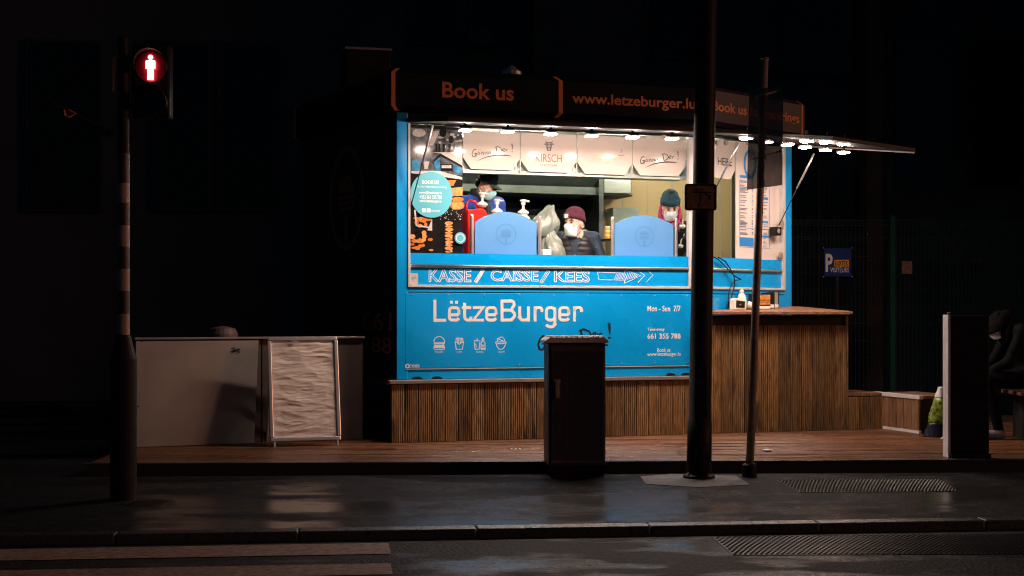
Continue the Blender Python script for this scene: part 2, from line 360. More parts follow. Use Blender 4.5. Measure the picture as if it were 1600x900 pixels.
M['smoked'] = tinted('smoked_plastic_sheet', .68, (.11, .105, .10))

# ------------------------------------------------------------------ lettering
TXT = bpy.data.scenes.new('lettering_bench')
def text_mesh(s, fr, x0, x1, yt, yb, n, px=True, bold=0.0, outline=0.0, ref=None):
    """writing fitted to the photo box x0..x1 / yt..yb (rows measured at its left end), n in front of the wall"""
    cu = bpy.data.curves.new('t', 'FONT'); cu.body = s; cu.size = 1; cu.resolution_u = 3
    if bold: cu.offset = bold
    if outline: cu.fill_mode = 'NONE'; cu.bevel_depth = outline; cu.bevel_resolution = 0
    o = bpy.data.objects.new('t', cu); TXT.collection.objects.link(o)
    TXT.view_layers[0].update(); dg = TXT.view_layers[0].depsgraph; me = bpy.data.meshes.new_from_object(o.evaluated_get(dg))
    bpy.data.objects.remove(o); bpy.data.curves.remove(cu)
    co = np.zeros(len(me.vertices) * 3); me.vertices.foreach_get('co', co); co = co.reshape(-1, 3)
    a, b = co[:, :2].min(0), co[:, :2].max(0)
    if ref is not None:
        if len(ref): a, b = ref
        else: ref += [a, b]
    u0, zt = fr.on(x0, yt, n); _, zb = fr.on(x0, yb, n); u1 = fr.U(x1, n)
    for v, c in zip(me.vertices, co):
        q = (c[:2] - a) / (b - a)
        v.co = fr(u0 + (u1 - u0) * q[0], n + c[2] * .12, zb + (zt - zb) * q[1])
    me.materials.clear(); return me
def lettering(s, fr, x0, x1, yt, yb, n, m, parent, name='lettering', **k):
    me = text_mesh(s, fr, x0, x1, yt, yb, n, **k); me.materials.append(m); me.name = name
    for p in me.polygons: p.material_index = 0
    return obj(name, me, m, parent, flatprint=True)
def strokes(fr, S_, conv, w, n, mb=None):
    mb = mb or MB()
    for i, st in enumerate(S_):
        closed = False; ww = w
        if isinstance(st, dict): closed = st.get('closed', False); ww = st.get('w', w); pts = st['p']
        else: pts = st
        mb.ribbon(fr, [conv(p) for p in pts], ww, n + i * .00006, closed)
    return mb
def arc(cx, cy, r, a0, a1, k=6, ry=None):
    return [(cx + r * math.cos(R(a0 + (a1 - a0) * i / k)), cy + (ry or r) * math.sin(R(a0 + (a1 - a0) * i / k))) for i in range(k + 1)]
def rrect(x0, y0, x1, y1, r, k=3):
    return arc(x1 - r, y1 - r, r, 0, 90, k) + arc(x0 + r, y1 - r, r, 90, 180, k) + arc(x0 + r, y0 + r, r, 180, 270, k) + arc(x1 - r, y0 + r, r, 270, 360, k)

bpy.data.scenes  # lettering bench scene is removed at the end
# ================================================================== THE SETTING
KB = Frame((0, 8.07), 6.0)       # near kerb line
DK = Frame((0, 10.86), 2.5)      # deck front edge
ROAD_Z = -.05; DECK_Z = .09
mb = MB(); mb.add([(-300, -100, -.09), (300, -100, -.09), (300, 400, -.09), (-300, 400, -.09)], [(0, 1, 2, 3)]); struct('ground', mb, M['road'])
mb = MB(); mb.add([KB(-60, .0, ROAD_Z), KB(-60, 40, ROAD_Z), KB(60, 40, ROAD_Z), KB(60, .0, ROAD_Z)], [(0, 1, 2, 3)]); road = struct('road', mb, M['road'])
mb = MB(); mb.slab([KB(-60, -.13, 0), KB(60, -.13, 0), KB(60, -60, 0), KB(-60, -60, 0)], -.08, 0); pave = struct('pavement', mb, M['pave'])
kerb = struct('kerb', MB().box(KB, -60, 60, -.13, -.01, -.08, -.012), M['kerb'])
kst = MB(); kst.box(W, -.497, .497, 0, .13, -.07, .004); kme = kst.mesh('kerb_stone', M['kerb']); finish(kme)
for i in range(-6, 7):
    o = link(bpy.data.objects.new('kerb_stone', kme)); adopt(o, kerb); o.matrix_basis = KB.mat(i * 1.0 + .3, -.13, 0)
    b = o.modifiers.new('bevel', 'BEVEL'); b.width = .008; b.segments = 2
# crossing bars on the road
for y0, y1, xr in ((848, 865, 607), (880, 897, 610)):
    a = ground(xr, y0, ROAD_Z + .004); b = ground(xr + 4, y1, ROAD_Z + .004)
    d = KB.u
    mb = MB(); mb.add([a, b, b - d * 6.5, a - d * 6.5], [(0, 1, 2, 3)]); obj('crossing_stripe', mb, M['stripe'], road)
# studded slabs set into road and pavement
def studs(name, c0, c1, c2, c3, z, nx, ny, parent):
    mb = MB(); mb.slab([c0, c1, c2, c3], z - .02, z + .004)
    for i in range(nx):
        for j in range(ny):
            a, b = (i + .5 + .5 * (j % 2)) / (nx + .5), (j + .5) / ny
            p = (c0 * (1 - a) + c1 * a) * (1 - b) + (c3 * (1 - a) + c2 * a) * b
            vs = [(p.x + .0105 * math.cos(k * 1.0472), p.y + .0105 * math.sin(k * 1.0472), z + .004) for k in range(6)] + [(p.x + .006 * math.cos(k * 1.0472), p.y + .006 * math.sin(k * 1.0472), z + .010) for k in range(6)]
            mb.add(vs, [(k, (k + 1) % 6, 6 + (k + 1) % 6, 6 + k) for k in range(6)] + [(6, 7, 8, 9, 10, 11)])
    o = obj(name, mb, M['stud'], parent); o['kind'] = 'stuff'; return o
studs('studded_slab', ground(1145, 868, ROAD_Z), ground(1660, 866, ROAD_Z), ground(1660, 835, ROAD_Z), ground(1113, 840, ROAD_Z), ROAD_Z, 62, 16, road)
studs('studded_slab', ground(1250, 770), ground(1500, 768), ground(1470, 750), ground(1212, 751), 0, 46, 16, pave)
mb = MB(); mb.slab([ground(x, y) for x, y in ((1010, 757), (1090, 762), (1172, 758), (1150, 744), (1050, 741), (1000, 745))], -.02, .004); obj('patched_concrete', mb, M['patch'], pave)
mb = MB(); c = ground(232, 786); mb.lathe((c.x, c.y, -.02), [(.0, 0), (.17, 0), (.17, .023), (.15, .023), (.15, .021), (0, .021)], 20)
for k in range(-4, 5):
    mb.box(W, c.x - .11, c.x + .11, -(c.y + k * .03 - .006), -(c.y + k * .03 + .006), -.001, .004)
obj('manhole_cover', mb, M['stud'], pave)

# wooden deck, one object per plank
deck = struct('wooden_deck', MB().box(DK, -3.18, 6.3, -.02, -5.2, -.01, .055), M['shadow_void'])
pw = .138; row = 0; nn = -.055
while nn > -3.75:
    u = -3.2 - random.random() * .01; cuts = [-3.2]; x = -3.2 + random.uniform(.8, 2.6)
    while x < 5.6: cuts.append(x); x += random.choice((2.0, 2.4, 2.9))
    cuts.append(6.3)
    for a, b in zip(cuts, cuts[1:]):
        w2 = pw - .007; L = b - a - .004; mb = MB()
        g = 5; prof = []
        for k in range(g):
            t0, t1 = k / g * w2, (k + 1) / g * w2; prof += [(t0 + .002, 0), (t1 - .006, 0), (t1 - .003, -.0035)]
        prof = [(0, -.03)] + prof + [(w2, -.03)]
        k = len(prof); vs = [(0, y, z) for y, z in prof] + [(L, y, z) for y, z in prof]
        mb.add(vs, [(i, i + 1, k + i + 1, k + i) for i in range(k - 1)] + [tuple(range(k - 1, -1, -1)), tuple(range(k, 2 * k))])
        me = mb.mesh('plank', M['deck']); finish(me)
        o = link(bpy.data.objects.new('plank', me)); adopt(o, deck); o.matrix_basis = DK.mat(a, nn, DECK_Z + random.uniform(-.0015, .0015))
    nn -= pw; row += 1
obj('edge_board', MB().box(DK, -3.2, 6.3, 0, .03, .0, .074), M['shadow_void'], deck)  # deck face in shade: the darkness is put into the board's colour
obj('edge_strip', MB().box(DK, -3.25, 6.3, -.045, .036, .076, .094), M['kerb'], deck, bevel=.004)

# building behind
bl = thing('office_building', 'dark office building filling the night background behind the food truck', 'building', (0, 21, 0))
BF = Frame((0, 20.5), 6)
obj('wall', MB().box(BF, -22, 22, -8, 0, 0, 14), M['wallA'], bl)
obj('glow_blocker', MB().box(W, 9.6, 16, -27, -16.0, 0, 14), M['wallA'], bl)  # unseen block added to keep the street glow off the facade
def facade(x0, x1, y0, y1, n0, n1, m, name, par=bl, **k):
    u0 = BF.U(x0, n1); u1 = BF.U(x1, n1); z1 = BF.Z(x0, y0, n1); z0 = max(0, BF.Z(x0, y1, n1))
    return obj(name, MB().box(BF, u0, u1, n0, n1, z0, z1), m, par, **k)
facade(835, 1003, -200, 640, .003, .25, M['wallB'], 'projecting_bay')
facade(1355, 1380, -200, 680, .003, .35, M['pillar'], 'pillar')
facade(1240, 1352, 345, 352, .003, .12, M['wallB'], 'window_ledge')
for x0, x1, y0, y1 in ((1225, 1284, 262, 340), (1294, 1350, 262, 340), (1400, 1500, 60, 300), (1510, 1600, 60, 300), (40, 160, 60, 330), (240, 330, 60, 330), (340, 440, 60, 330), (640, 720, -40, 70), (735, 825, -40, 70), (1020, 1110, -40, 90), (1215, 1340, -40, 120)):
    f = facade(x0, x1, y0, y1, .003, .05, M['frame'], 'window')
    g = obj('pane', MB().box(BF, BF.U(x0 + 5, .06), BF.U(x1 - 5, .06), .054, .06, BF.Z(x0, y1 - 5, .06), BF.Z(x0, y0 + 5, .06)), M['glass'], f)
    g.matrix_parent_inverse = Matrix.Identity(4)
facade(1278, 1282, 180, 520, .003, .09, M['pillar'], 'drain_pipe')
facade(732, 770, 45, 72, .06, .32, M['frame'], 'vent_box', bevel=.02)
facade(1516, 1536, 405, 412, .003, .1, M['plate'], 'letter_slot')
# wall lantern far left
lp = P(108, 172, 17.0)
ln = thing('floodlight', 'unlit floodlight head with an orange glint painted on at far upper left', 'floodlight', lp)
mb = MB(); mb.prism(Frame((lp.x, lp.y), 10), [(-.30, .12), (-.22, .17), (.10, .02), (.14, -.10), (.02, -.12), (-.2, .02)], -.12, .12); obj('housing', mb, M['darkpost'], ln, bevel=.02)
mb = MB(); mb.tube([lp + Vector(v) for v in ((-.02, -.13, -.02), (.0, -.14, -.09), (.05, -.145, -.105), (.12, -.14, -.06), (.04, -.13, -.02))], .012, 6); obj('bracket', mb, M['orange'], ln)  # orange glint on the housing, painted in as a coloured tube
obj('arm', MB().tube([lp + Vector((-.25, .1, .1)), lp + Vector((-.3, 3.1, .1))], .03, 8), M['darkpost'], ln)

# ================================================================== FOOD TRUCK
A0 = T(0, 0, 0); Dp = G(LG, 0, 0); BR = T(4.5, -2.4, 0); BLc = T(-.42, -2.4, 0)
d = (A0 - BLc); LFr = Frame((BLc.x, BLc.y), math.degrees(math.atan2(d.y, d.x))); LL = d.length
truck = thing('food_truck', 'blue burger food truck with raised serving hatches and lit counter window', 'food truck', T(1.6, -1.1, .05))
ring = [A0, C_, Dp, BR, BLc]
FLOOR = .68; ZB = .64; ZS = 1.755; ZTOP = 2.9
obj('floor', MB().slab([p + (T(1.6, -1.1, 0) - p) * .02 for p in ring], .58, FLOOR), M['floorin'], truck)
obj('ceiling', MB().slab([p + (T(1.6, -1.1, 0) - p) * .02 for p in ring], 2.962, 2.995), M['ceil'], truck)
obj('roof', MB().slab([p for p in ring], 2.998, 3.30), M['fascia'], truck)
BWF = Frame((BLc.x, BLc.y), 18)
obj('back_wall', MB().box(T, -.36, 4.44, -2.38, -2.34, FLOOR, 2.96), M['cream'], truck)
for k in range(9):
    uu = 1.9 + k * .3
    obj('wall_joint', MB().box(T, uu, uu + .006, -2.34, -2.334, FLOOR, 2.95), M['ceil'], truck)
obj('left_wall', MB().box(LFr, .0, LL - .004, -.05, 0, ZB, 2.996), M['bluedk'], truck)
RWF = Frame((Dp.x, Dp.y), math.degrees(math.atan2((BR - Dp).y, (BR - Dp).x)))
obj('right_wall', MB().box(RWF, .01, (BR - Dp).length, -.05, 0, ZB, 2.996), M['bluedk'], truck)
for fr, L, x_l, x_r, nm in ((T, LF, 637, 1076, 'front'), (G, LG, 1106, 1222, 'end')):
    uL = fr.U(x_l) if fr is T else .045
    uR = fr.U(x_r)
    uLi, uRi = uL + .022, uR + (.0 if fr is T else 0)
    trw = .04 if fr is T else .045
    # posts, sill, bands
    obj('corner_post', MB().box(fr, 0, uL, -.06, 0, ZB, 2.99), M['blue'], truck, bevel=.004)
    obj('corner_post', MB().box(fr, uR + trw, L - (.006 if fr is T else 0), -.06, 0, ZB, 2.99), M['blue'], truck, bevel=.004)
    obj('lintel', MB().box(fr, uL, uR + trw, -.06, -.003, 2.90, 2.99), M['fascia'], truck)
    obj('sill_panel', MB().box(fr, uLi, uRi, -.07, -.004, 1.657, ZS), M['blue'], truck)
    obj('steel_strip', MB().tube([fr(uLi, -.004, 1.642), fr((uLi + uRi) / 2, -.004, 1.642), fr(uRi, -.004, 1.642)], .0135, 20), M['chrome'] if fr is T else M['steeld'], truck, smooth=True)
    obj('text_band', MB().box(fr, uLi, uRi, -.07, -.012, 1.476, 1.627), M['blue'], truck)
    wf = obj('window_frame', MB().box(fr, uL, uLi, -.05, .012, 1.452, 2.90).box(fr, uRi, uR + trw, -.05, .012, 1.452, 2.90).box(fr, uLi + .0005, uRi - .0005, -.05, .012, 1.452, 1.475), M['trim'], truck, bevel=.003)
    obj('seam_panel', MB().box(fr, uL, uR + trw, -.06, -.001, 1.413, 1.451), M['blue'], truck)
    obj('lower_panel', MB().box(fr, uL - .02 if fr is T else uL, uR + trw, -.06, .0015, .737, 1.404), M['blue'], truck, bevel=.003)
    obj('panel_gap', MB().box(fr, uL, uR + trw, -.06, -.016, 1.404, 1.413), M['black'], truck)
    obj('light_strip', MB().box(fr, uL - .02 if fr is T else uL, uR + trw, -.06, .004, .727, .734), M['trim'], truck)
    obj('skirt_panel', MB().box(fr, uL - .02 if fr is T else uL, uR + trw, -.06, -.004, ZB, .722), M['blue'], truck)
for px in (652, 683, 1048, 1072):
    u = T.U(px); obj('wheel_arch_rim', MB().prism(T, [(u + .05 * math.cos(a), .640 + .024 * math.sin(a)) for a in [math.pi * i / 10 for i in range(11)]], -.01, .0), M['black'], truck)
for i in range(9):
    for z_ in (.76, 1.385):
        u_ = .14 + i * (LF - .3) / 8; obj('rivet', MB().lathe(T(u_, .0016, z_), [(.0075, 0), (.006, .003), (.002, .004)], 8, axis=T.n), M['chrome'], truck)
# fascia with brackets and lettering
def fascia(fr, u0, u1, m):
    prof = [(-.10, 3.37), (.02, 3.37), (.055, 3.33), (.055, 3.04), (.02, 3.0), (-.10, 3.0)]
    vs = [fr(u, n, z) for u in (u0, u1) for n, z in prof]; k = len(prof)
    return obj('fascia', MB().add(vs, [tuple(range(k)), tuple(range(2 * k - 1, k - 1, -1))] + [(i, (i + 1) % k, k + (i + 1) % k, k + i) for i in range(k)]), m, truck)
def bracket(fr, px0, w, par, left):
    u = fr.U(px0, .06); s_ = -1 if left else 1
    prof = [(.026, 3.372, .05), (.0565, 3.332, 0), (.0565, 3.038, 0), (.026, 2.998, .04)]
    vs = []
    for n, z, du in prof:
        vs += [fr(u - s_ * du, n + .003, z), fr(u - s_ * (du + w), n + .003, z)]
    return obj('bracket_stripe', MB().add(vs, [(2 * i, 2 * i + 1, 2 * i + 3, 2 * i + 2) for i in range(3)]), M['orange'], par, flatprint=True)
f1 = fascia(T, T.U(611, .055), LF + .03, M['fascia'])
f2 = fascia(G, -.03, G.U(1257, .055), M['fasciap'])
f3 = fascia(LFr, -.05, LL + .0, M['fascia'])
bracket(T, 611.5, .036, f1, True); bracket(T, 879.5, .04, f1, False); bracket(G, 1254.5, .022, f2, False); bracket(LFr, 459, .07, f3, True)
lettering('Book us', T, 691, 803, 127.5, 152.5, .0575, M['orange'], f1, bold=.022)
lettering('www.letzeburger.lu', T, 894, 1087, 144.5, 166, .0575, M['orange'], f1, bold=.022)
lettering('Book us for caterings', G, 1114, 1249, 156.5, 177, .0575, M['orange'], f2, bold=.02)
# roof boxes
rb = T(.02, -1.6, 0)
obj('exhaust_box', MB().box(Frame((P(541, 0, 14.2).x, 14.2), 14), 0, .45, -.5, 0, 3.30, 3.86), M['darkpost'], truck, bevel=.01)
obj('exhaust_rim', MB().box(Frame((P(541, 0, 14.2).x, 14.2), 14), -.012, .462, -.51, .012, 3.862, 3.885), M['rail'], truck)
obj('roof_vent', MB().lathe(T(1.35, -.9, 0), [(.06, 3.3), (.06, 3.52), (.1, 3.53), (.1, 3.56), (.02, 3.62)], 12), M['steeld'], truck, smooth=False)

# hatches
def hatch(fr, u0, u1, w, zh, zo, th=.035):
    o_ = []
    for u in (u0, u1):
        o_ += [fr(u, .01, zh), fr(u, w, zo), fr(u, w, zo + th), fr(u, .01, zh + th)]
    return obj('hatch', MB().add(o_, [(0, 1, 2, 3), (7, 6, 5, 4), (0, 4, 5, 1), (1, 5, 6, 2), (2, 6, 7, 3), (3, 7, 4, 0)]), M['hatch'], truck, bevel=.004)
h1 = hatch(T, .08, LF - .03, 1.40, 2.905, 2.735); h2 = hatch(G, .05, LG - .02, 1.42, 2.925, 2.735)
obj('hatch_edge', MB().tube([G(LG - .02, .1, 2.905), G(LG - .02, 1.41, 2.728)], .008, 6), M['rail'], h2)
obj('hatch_edge', MB().box(T, .08, LF - .03, 1.402, 1.41, 2.735, 2.744), M['cabinet'], h1)
def led(fr, px, py, n, par):
    u, z = fr.on(px, py, n)
    lamp = obj('lamp_housing', MB().box(fr, u - .045, u + .045, n - .05, n + .05, z + .005, z + .02), M['alu'], par)
    hw_ = .042 if fr is T else .033
    obj('lamp', MB().box(fr, u - hw_, u + hw_, n - .045, n + .045, z - .004, z + .004), M['led'] if fr is T else M['led2'], par)
    obj('lamp_stem', MB().box(fr, u - .01, u + .01, n - .01, n + .01, z + .02, z + .10), M['black'], par)
for px, py in ((727, 204), (793, 206.5), (860, 210), (924, 213), (988, 215), (1050, 217)): led(T, px, py, .70, h1)
for px, py in ((1166, 217), (1198, 222.5), (1230, 227), (1258, 231), (1290, 235), (1318, 239)): led(G, px, py, .80, h2)
for px, py in ((1261, 221.5), (1291, 223.5), (1318, 226)): led(G, px, py, 1.12, h2)
obj('lamp_rail', MB().box(T, .25, LF - .15, .685, .715, 2.785, 2.80), M['black'], h1)
def strut(fr, p0, n0, p1, n1):
    a = fr.on(*p0, n0); b = fr.on(*p1, n1); A = fr(a[0], n0, a[1]); B = fr(b[0], n1, b[1]); Mi = A.lerp(B, .48)
    r_ = obj('gas_strut', MB().tube([A, Mi], .011, 8), M['alu'], truck, smooth=True)
    obj('strut_rod', MB().tube([Mi, B], .005, 8), M['black'], r_, smooth=True)
strut(T, (676, 196), .42, (642, 322), .02); strut(G, (1154, 224), .42, (1100, 330), .02); strut(G, (1272, 240), .45, (1217, 352), .02)
strut(T, (1118, 226), .42, (1078, 330), .03)
obj('strut_mount', MB().box(G, G.U(1216), G.U(1221), .0, .03, G.Z(1217, 356), G.Z(1217, 345)), M['alu'], truck)

# interior lamps (fluorescent battens under the ceiling)
for ua, ub in ((.4, .9), (1.22, 1.72), (2.2, 2.7), (3.2, 3.7)):
    nn_ = -.78
    b_ = obj('ceiling_batten', MB().box(T, ua, ub, nn_ - .05, nn_ + .05, 2.93, 2.96), M['ceil'], truck)
    obj('tube_lamp', MB().tube([T(ua + .02, nn_, 2.912), T(ub - .02, nn_, 2.912)], .014, 8), M['tubelamp'], b_)
for ua in (1.0, 2.4, 3.4):
    b_ = obj('ceiling_batten', MB().box(T, ua, ua + .5, -1.25, -1.15, 2.93, 2.96), M['ceil'], truck)
    obj('tube_lamp', MB().tube([T(ua + .02, -1.2, 2.912), T(ua + .48, -1.2, 2.912)], .014, 8), M['tubelamp'], b_)

# kitchen fittings
def inn(px0, px1, py0, py1, n0, n1, m, name, par=truck, **k):
    u0, z1 = T.on(px0, py0, n1); u1, z0 = T.on(px1, py1, n1)
    z1 = T.Z((px0 + px1) / 2, py0, n1); z0 = T.Z((px0 + px1) / 2, py1, n1)
    return obj(name, MB().box(T, u0, u1, n0, n1, z0, z1), m, par, **k)
u0, z1 = T.on(722, 268, -1.1); u1, z0 = T.on(936, 300, -1.1)
hood = obj('extractor_hood', MB().add([T(u, n, z) for u in (u0, u1) for n, z in ((-2.3, z1 + .05), (-1.1, z1 + .05), (-1.1, z1), (-1.25, z0 + .06), (-1.2, z0 + .055), (-1.2, z0 - .02), (-2.3, z0 - .02))],
    [tuple(range(7)), tuple(range(13, 6, -1))] + [(i, (i + 1) % 7, 7 + (i + 1) % 7, 7 + i) for i in range(7)]), M['steeld'], truck)
inn(722, 936, 326, 420, -2.3, -1.5, M['oven'], 'oven')
inn(722, 936, 300, 326, -2.3, -2.2, M['oven'], 'splash_back')
inn(770, 850, 336, 352, -1.499, -1.46, M['steeld'], 'oven_door')
inn(936, 943, 262, 420, -2.3, -1.1, M['steel'], 'steel_column')
inn(944, 987, 272, 303, -2.3, -1.9, M['steel'], 'wall_cupboard', bevel=.01)
inn(942, 988, 303.5, 306, -2.3, -1.85, M['black'], 'shelf')
inn(958, 998, 325, 420, -2.3, -2.1, M['steeld'], 'steel_back_panel')
obj('work_counter', MB().box(T, .1, 2.9, -.56, -.1, 1.60, 1.64).box(T, .12, 2.88, -.54, -.5, FLOOR, 1.60), M['steel'], truck)
obj('back_counter', MB().box(G, .08, 1.3, -.55, -.1, 1.68, 1.72).box(G, .1, 1.28, -.5, -.46, FLOOR, 1.68), M['paper'], truck)
obj('dark_side_unit', MB().box(T, T.U(1062, -.5), T.U(1074, -.5), -1.0, -.5, 1.2, T.Z(1068, 345, -.5)), M['black'], truck)
for i, (px, py, r_) in enumerate(((1058, 352, .03), (1066, 344, .035), (1070, 362, .03), (1063, 375, .03))):
    u, z = T.on(px, py, -.35); obj('hanging_utensil', MB().tube([T(u, -.35, z - .05), T(u + .01, -.35, z), T(u + .05, -.36, z + .06)], .008, 6).ellipsoid(T(u, -.35, z - .06), (r_, .02, r_ * .7)), M['steeld'] if i % 2 else M['black'], truck)
obj('bottle_shelf', MB().box(T, T.U(943, -.4), T.U(958, -.4), -.6, -.3, T.Z(950, 376, -.4), T.Z(950, 373.5, -.4)), M['black'], truck)
obj('dark_tray', MB().box(G, G.U(1116, -.3), G.U(1129, -.3), -.45, -.2, 1.721, 1.77), M['black'], truck)

# white serving panels above the window
PN = -.06
def octpanel(fr, x0, x1, yt, yb, cutl=True, cutr=True, m=None):
    u0, u1 = fr.U(x0, PN), fr.U(x1, PN); zt = fr.Z(x0, yt, PN); zb = fr.Z(x0, yb, PN); c = .075; cz = .10
    pts = [(u0, zt), (u0, zb + (cz if cutl else 0))] + ([(u0 + c, zb)] if cutl else [(u0, zb)] if 0 else []) + ([(u1 - c, zb), (u1, zb + cz)] if cutr else [(u1, zb)]) + [(u1, zt)]
    return obj('menu_panel', MB().prism(fr, pts, PN - .02, PN), m or M['panel'], truck)
pan = [octpanel(T, 723.5, 812, 203.5, 263.5), octpanel(T, 814, 900.5, 207.2, 267.5), octpanel(T, 902.5, 987.5, 210.8, 271), octpanel(T, 989, 1071.5, 214.2, 273.5)]
for px in (813, 901.5, 988.2):
    u = T.U(px, PN); z0 = T.Z(px, 270, PN); obj('panel_rail', MB().tube([T(u, PN - .01, z0), T(u, PN - .01, 2.9)], .006, 6), M['steeld'], truck)
obj('panel_beam', MB().box(T, T.U(723, -.09), T.U(1074, -.09), -.13, -.085, T.Z(723, 270, -.09) - .0, T.Z(723, 264.5, -.09)), M['steeld'], truck)
obj('upper_locker', MB().box(T, T.U(723, -.1), T.U(1076, -.1), -.38, -.131, T.Z(723, 268, -.1), T.Z(723, 236, -.1)), M['steeld'], truck)
# brush script "Gönn Der !"
GD = [dict(p=[(778, 328), (760, 322), (742, 338), (731, 368), (738, 395), (754, 398), (768, 382), (774, 362)], w=5.5), dict(p=[(752, 366), (778, 360), (772, 404)], w=4.5),
      dict(p=[(800, 346), (791, 360), (793, 376), (804, 374), (811, 358), (803, 346)], w=4.2, closed=True), dict(p=[(798, 328), (803, 324)], w=5), dict(p=[(815, 326), (820, 322)], w=5),
      dict(p=[(824, 348), (830, 345), (828, 376), (840, 350), (850, 344), (851, 372), (858, 368)], w=4), dict(p=[(868, 344), (866, 370), (880, 346), (888, 342), (889, 366), (900, 360), (904, 340), (903, 364), (916, 342), (924, 340), (926, 362), (944, 352)], w=4),
      dict(p=[(984, 292), (990, 322), (994, 356)], w=6), dict(p=[(972, 294), (1000, 284), (1032, 296), (1046, 318), (1034, 342), (994, 357)], w=5),
      dict(p=[(1050, 326), (1070, 316), (1072, 304), (1060, 304), (1050, 320), (1056, 338), (1078, 332)], w=4.2), dict(p=[(1084, 306), (1090, 334), (1092, 318), (1102, 308), (1112, 310)], w=4.2),
      dict(p=[(1152, 250), (1156, 280), (1157, 312)], w=[8, 7, 3.5]), dict(p=[(1154, 328), (1156, 338)], w=8),
      dict(p=[(786, 436), (830, 416), (880, 396), (950, 378), (1020, 370), (1090, 370), (1148, 375)], w=[2, 5, 7, 9, 10, 8, 4])]
def script(fr, x0, x1, ytop, n, m, par, name='lettering', bw=1.4):
    u0, zt = fr.on(x0, ytop, n); u1 = fr.U(x1, n); k = (u1 - u0) / (1160 - 731)
    mb = MB()
    for i, st in enumerate(GD):
        w = [a * k * bw for a in st['w']] if isinstance(st['w'], list) else st['w'] * k * bw
        mb.ribbon(fr, [(u0 + (a - 731) * k, zt - (b - 250) * k) for a, b in st['p']], w, n + i * .00005, st.get('closed', False))
    return obj(name, mb, m, par, flatprint=True)
script(T, 737.5, 801, 222, PN + .002, M['ink'], pan[0]); script(T, 1000.5, 1060, 233.5, PN + .002, M['ink'], pan[3])
# KIRSCH with its bull's head
lettering('KIRSCH', T, 837, 878, 240, 252.5, PN + .002, M['red'], pan[1], bold=-.005)
lettering('LA BOUCHER', T, 844, 871, 256, 259.5, PN + .002, M['menutext'], pan[1])
cv = lambda p: T.on(720 + p[0] / 8.42, 200 + p[1] / 8.42, PN)
COW = [[(1110, 172), (1125, 190), (1195, 190), (1212, 170)], [(1098, 212), (1120, 205), (1120, 225), (1098, 212)], [(1222, 212), (1198, 205), (1198, 225), (1222, 212)], [(1125, 190), (1122, 230), (1138, 300), (1180, 300), (1196, 230), (1195, 190)], [(1158, 190), (1158, 300)], [(1140, 192), (1140, 290)], [(1178, 192), (1178, 290)], [(1122, 222), (1196, 222)], [(1130, 262), (1188, 262)]]
obj('emblem', strokes(T, COW, cv, .0045, PN + .002), M['ink'], pan[1], flatprint=True)
cv = lambda p: T.on(900 + p[0] / 7.27, 200 + p[1] / 7.27, PN)
LG3 = [dict(p=[(322, 300), (352, 340), (380, 318), (384, 400), (326, 400)], w=.006, closed=True), dict(p=[(332, 360), (357, 336), (382, 362), (357, 390)], w=.014, closed=True), dict(p=[(392, 298), (402, 270)], w=.02), dict(p=[(180, 352), (310, 352)], w=.012), dict(p=[(180, 376), (310, 376)], w=.008), dict(p=[(392, 348), (520, 330)], w=.012), dict(p=[(392, 362), (520, 346)], w=.007), dict(p=[(100, 275), (120, 262), (140, 280)], w=.006)]
obj('emblem', strokes(T, LG3, cv, .01, PN + .002), M['paleor'], pan[2], flatprint=True)
obj('emblem', strokes(T, [[(505, 240), (522, 245), (522, 262), (508, 280)], [(480, 312), (550, 312)]], cv, .005, PN + .002), M['menutext'], pan[2], flatprint=True)
# printed photo panel at the left of the window
FP = -.035
pp = obj('photo_panel', MB().box(T, T.U(640, FP) - .0, T.U(722.5, FP), FP - .02, FP, ZS - .02, 2.895), M['photo_dk'], truck)
q = lambda x, y: T.on(630 + x / 4.283, 190 + y / 4.283, FP)
def prints(name, m, polys, n0):
    mb = MB()
    for i, pl in enumerate(polys): mb.flat(T, [q(*p) for p in pl], FP + n0 + i * .0002)
    o = obj(name, mb, m, pp, flatprint=True); o['kind'] = 'stuff'; return o
def ell(cx, cy, rx, ry, k=12): return [(cx + rx * math.cos(2 * math.pi * i / k), cy + ry * math.sin(2 * math.pi * i / k)) for i in range(k)]
rnd = random.Random(3)
prints('photo_print', M['photo_gr'], [[(50, 40), (395, 60), (395, 360), (50, 345)]], .001)
prints('photo_print', M['photo_lt'], [[(185, 205), (240, 212), (395, 300), (395, 205)], [(55, 330), (240, 330), (395, 372), (395, 388), (240, 366), (55, 345)], [(190, 60), (245, 62), (200, 160), (175, 160)], ell(105, 75, 45, 28)] + [ell(rnd.uniform(200, 390), rnd.uniform(80, 190), rnd.uniform(5, 22), rnd.uniform(4, 12), 8) for _ in range(16)], .002)
prints('photo_print', M['photo_dk'], [ell(265, 75, 24, 30), ell(320, 120, 18, 26)] + [[(x, 150), (x + rnd.uniform(8, 20), 150), (x + 14, 205), (x, 205)] for x in (215, 235, 262, 300, 335)] + [[(200, 260), (245, 212), (395, 295), (395, 308), (250, 232), (215, 272)], [(240, 285), (330, 285), (330, 330), (240, 330)]], .006)
prints('photo_print', M['photo_bl'], [[(55, 260), (110, 255), (110, 330), (55, 330)], [(205, 270), (240, 240), (250, 330), (205, 325)], [(335, 290), (390, 310), (390, 355), (335, 335)]], .009)
prints('photo_print', M['photo_lt'], [[(255, 292), (320, 292), (320, 312), (255, 312)], [(135, 268), (175, 268), (160, 318), (140, 318)]], .011)
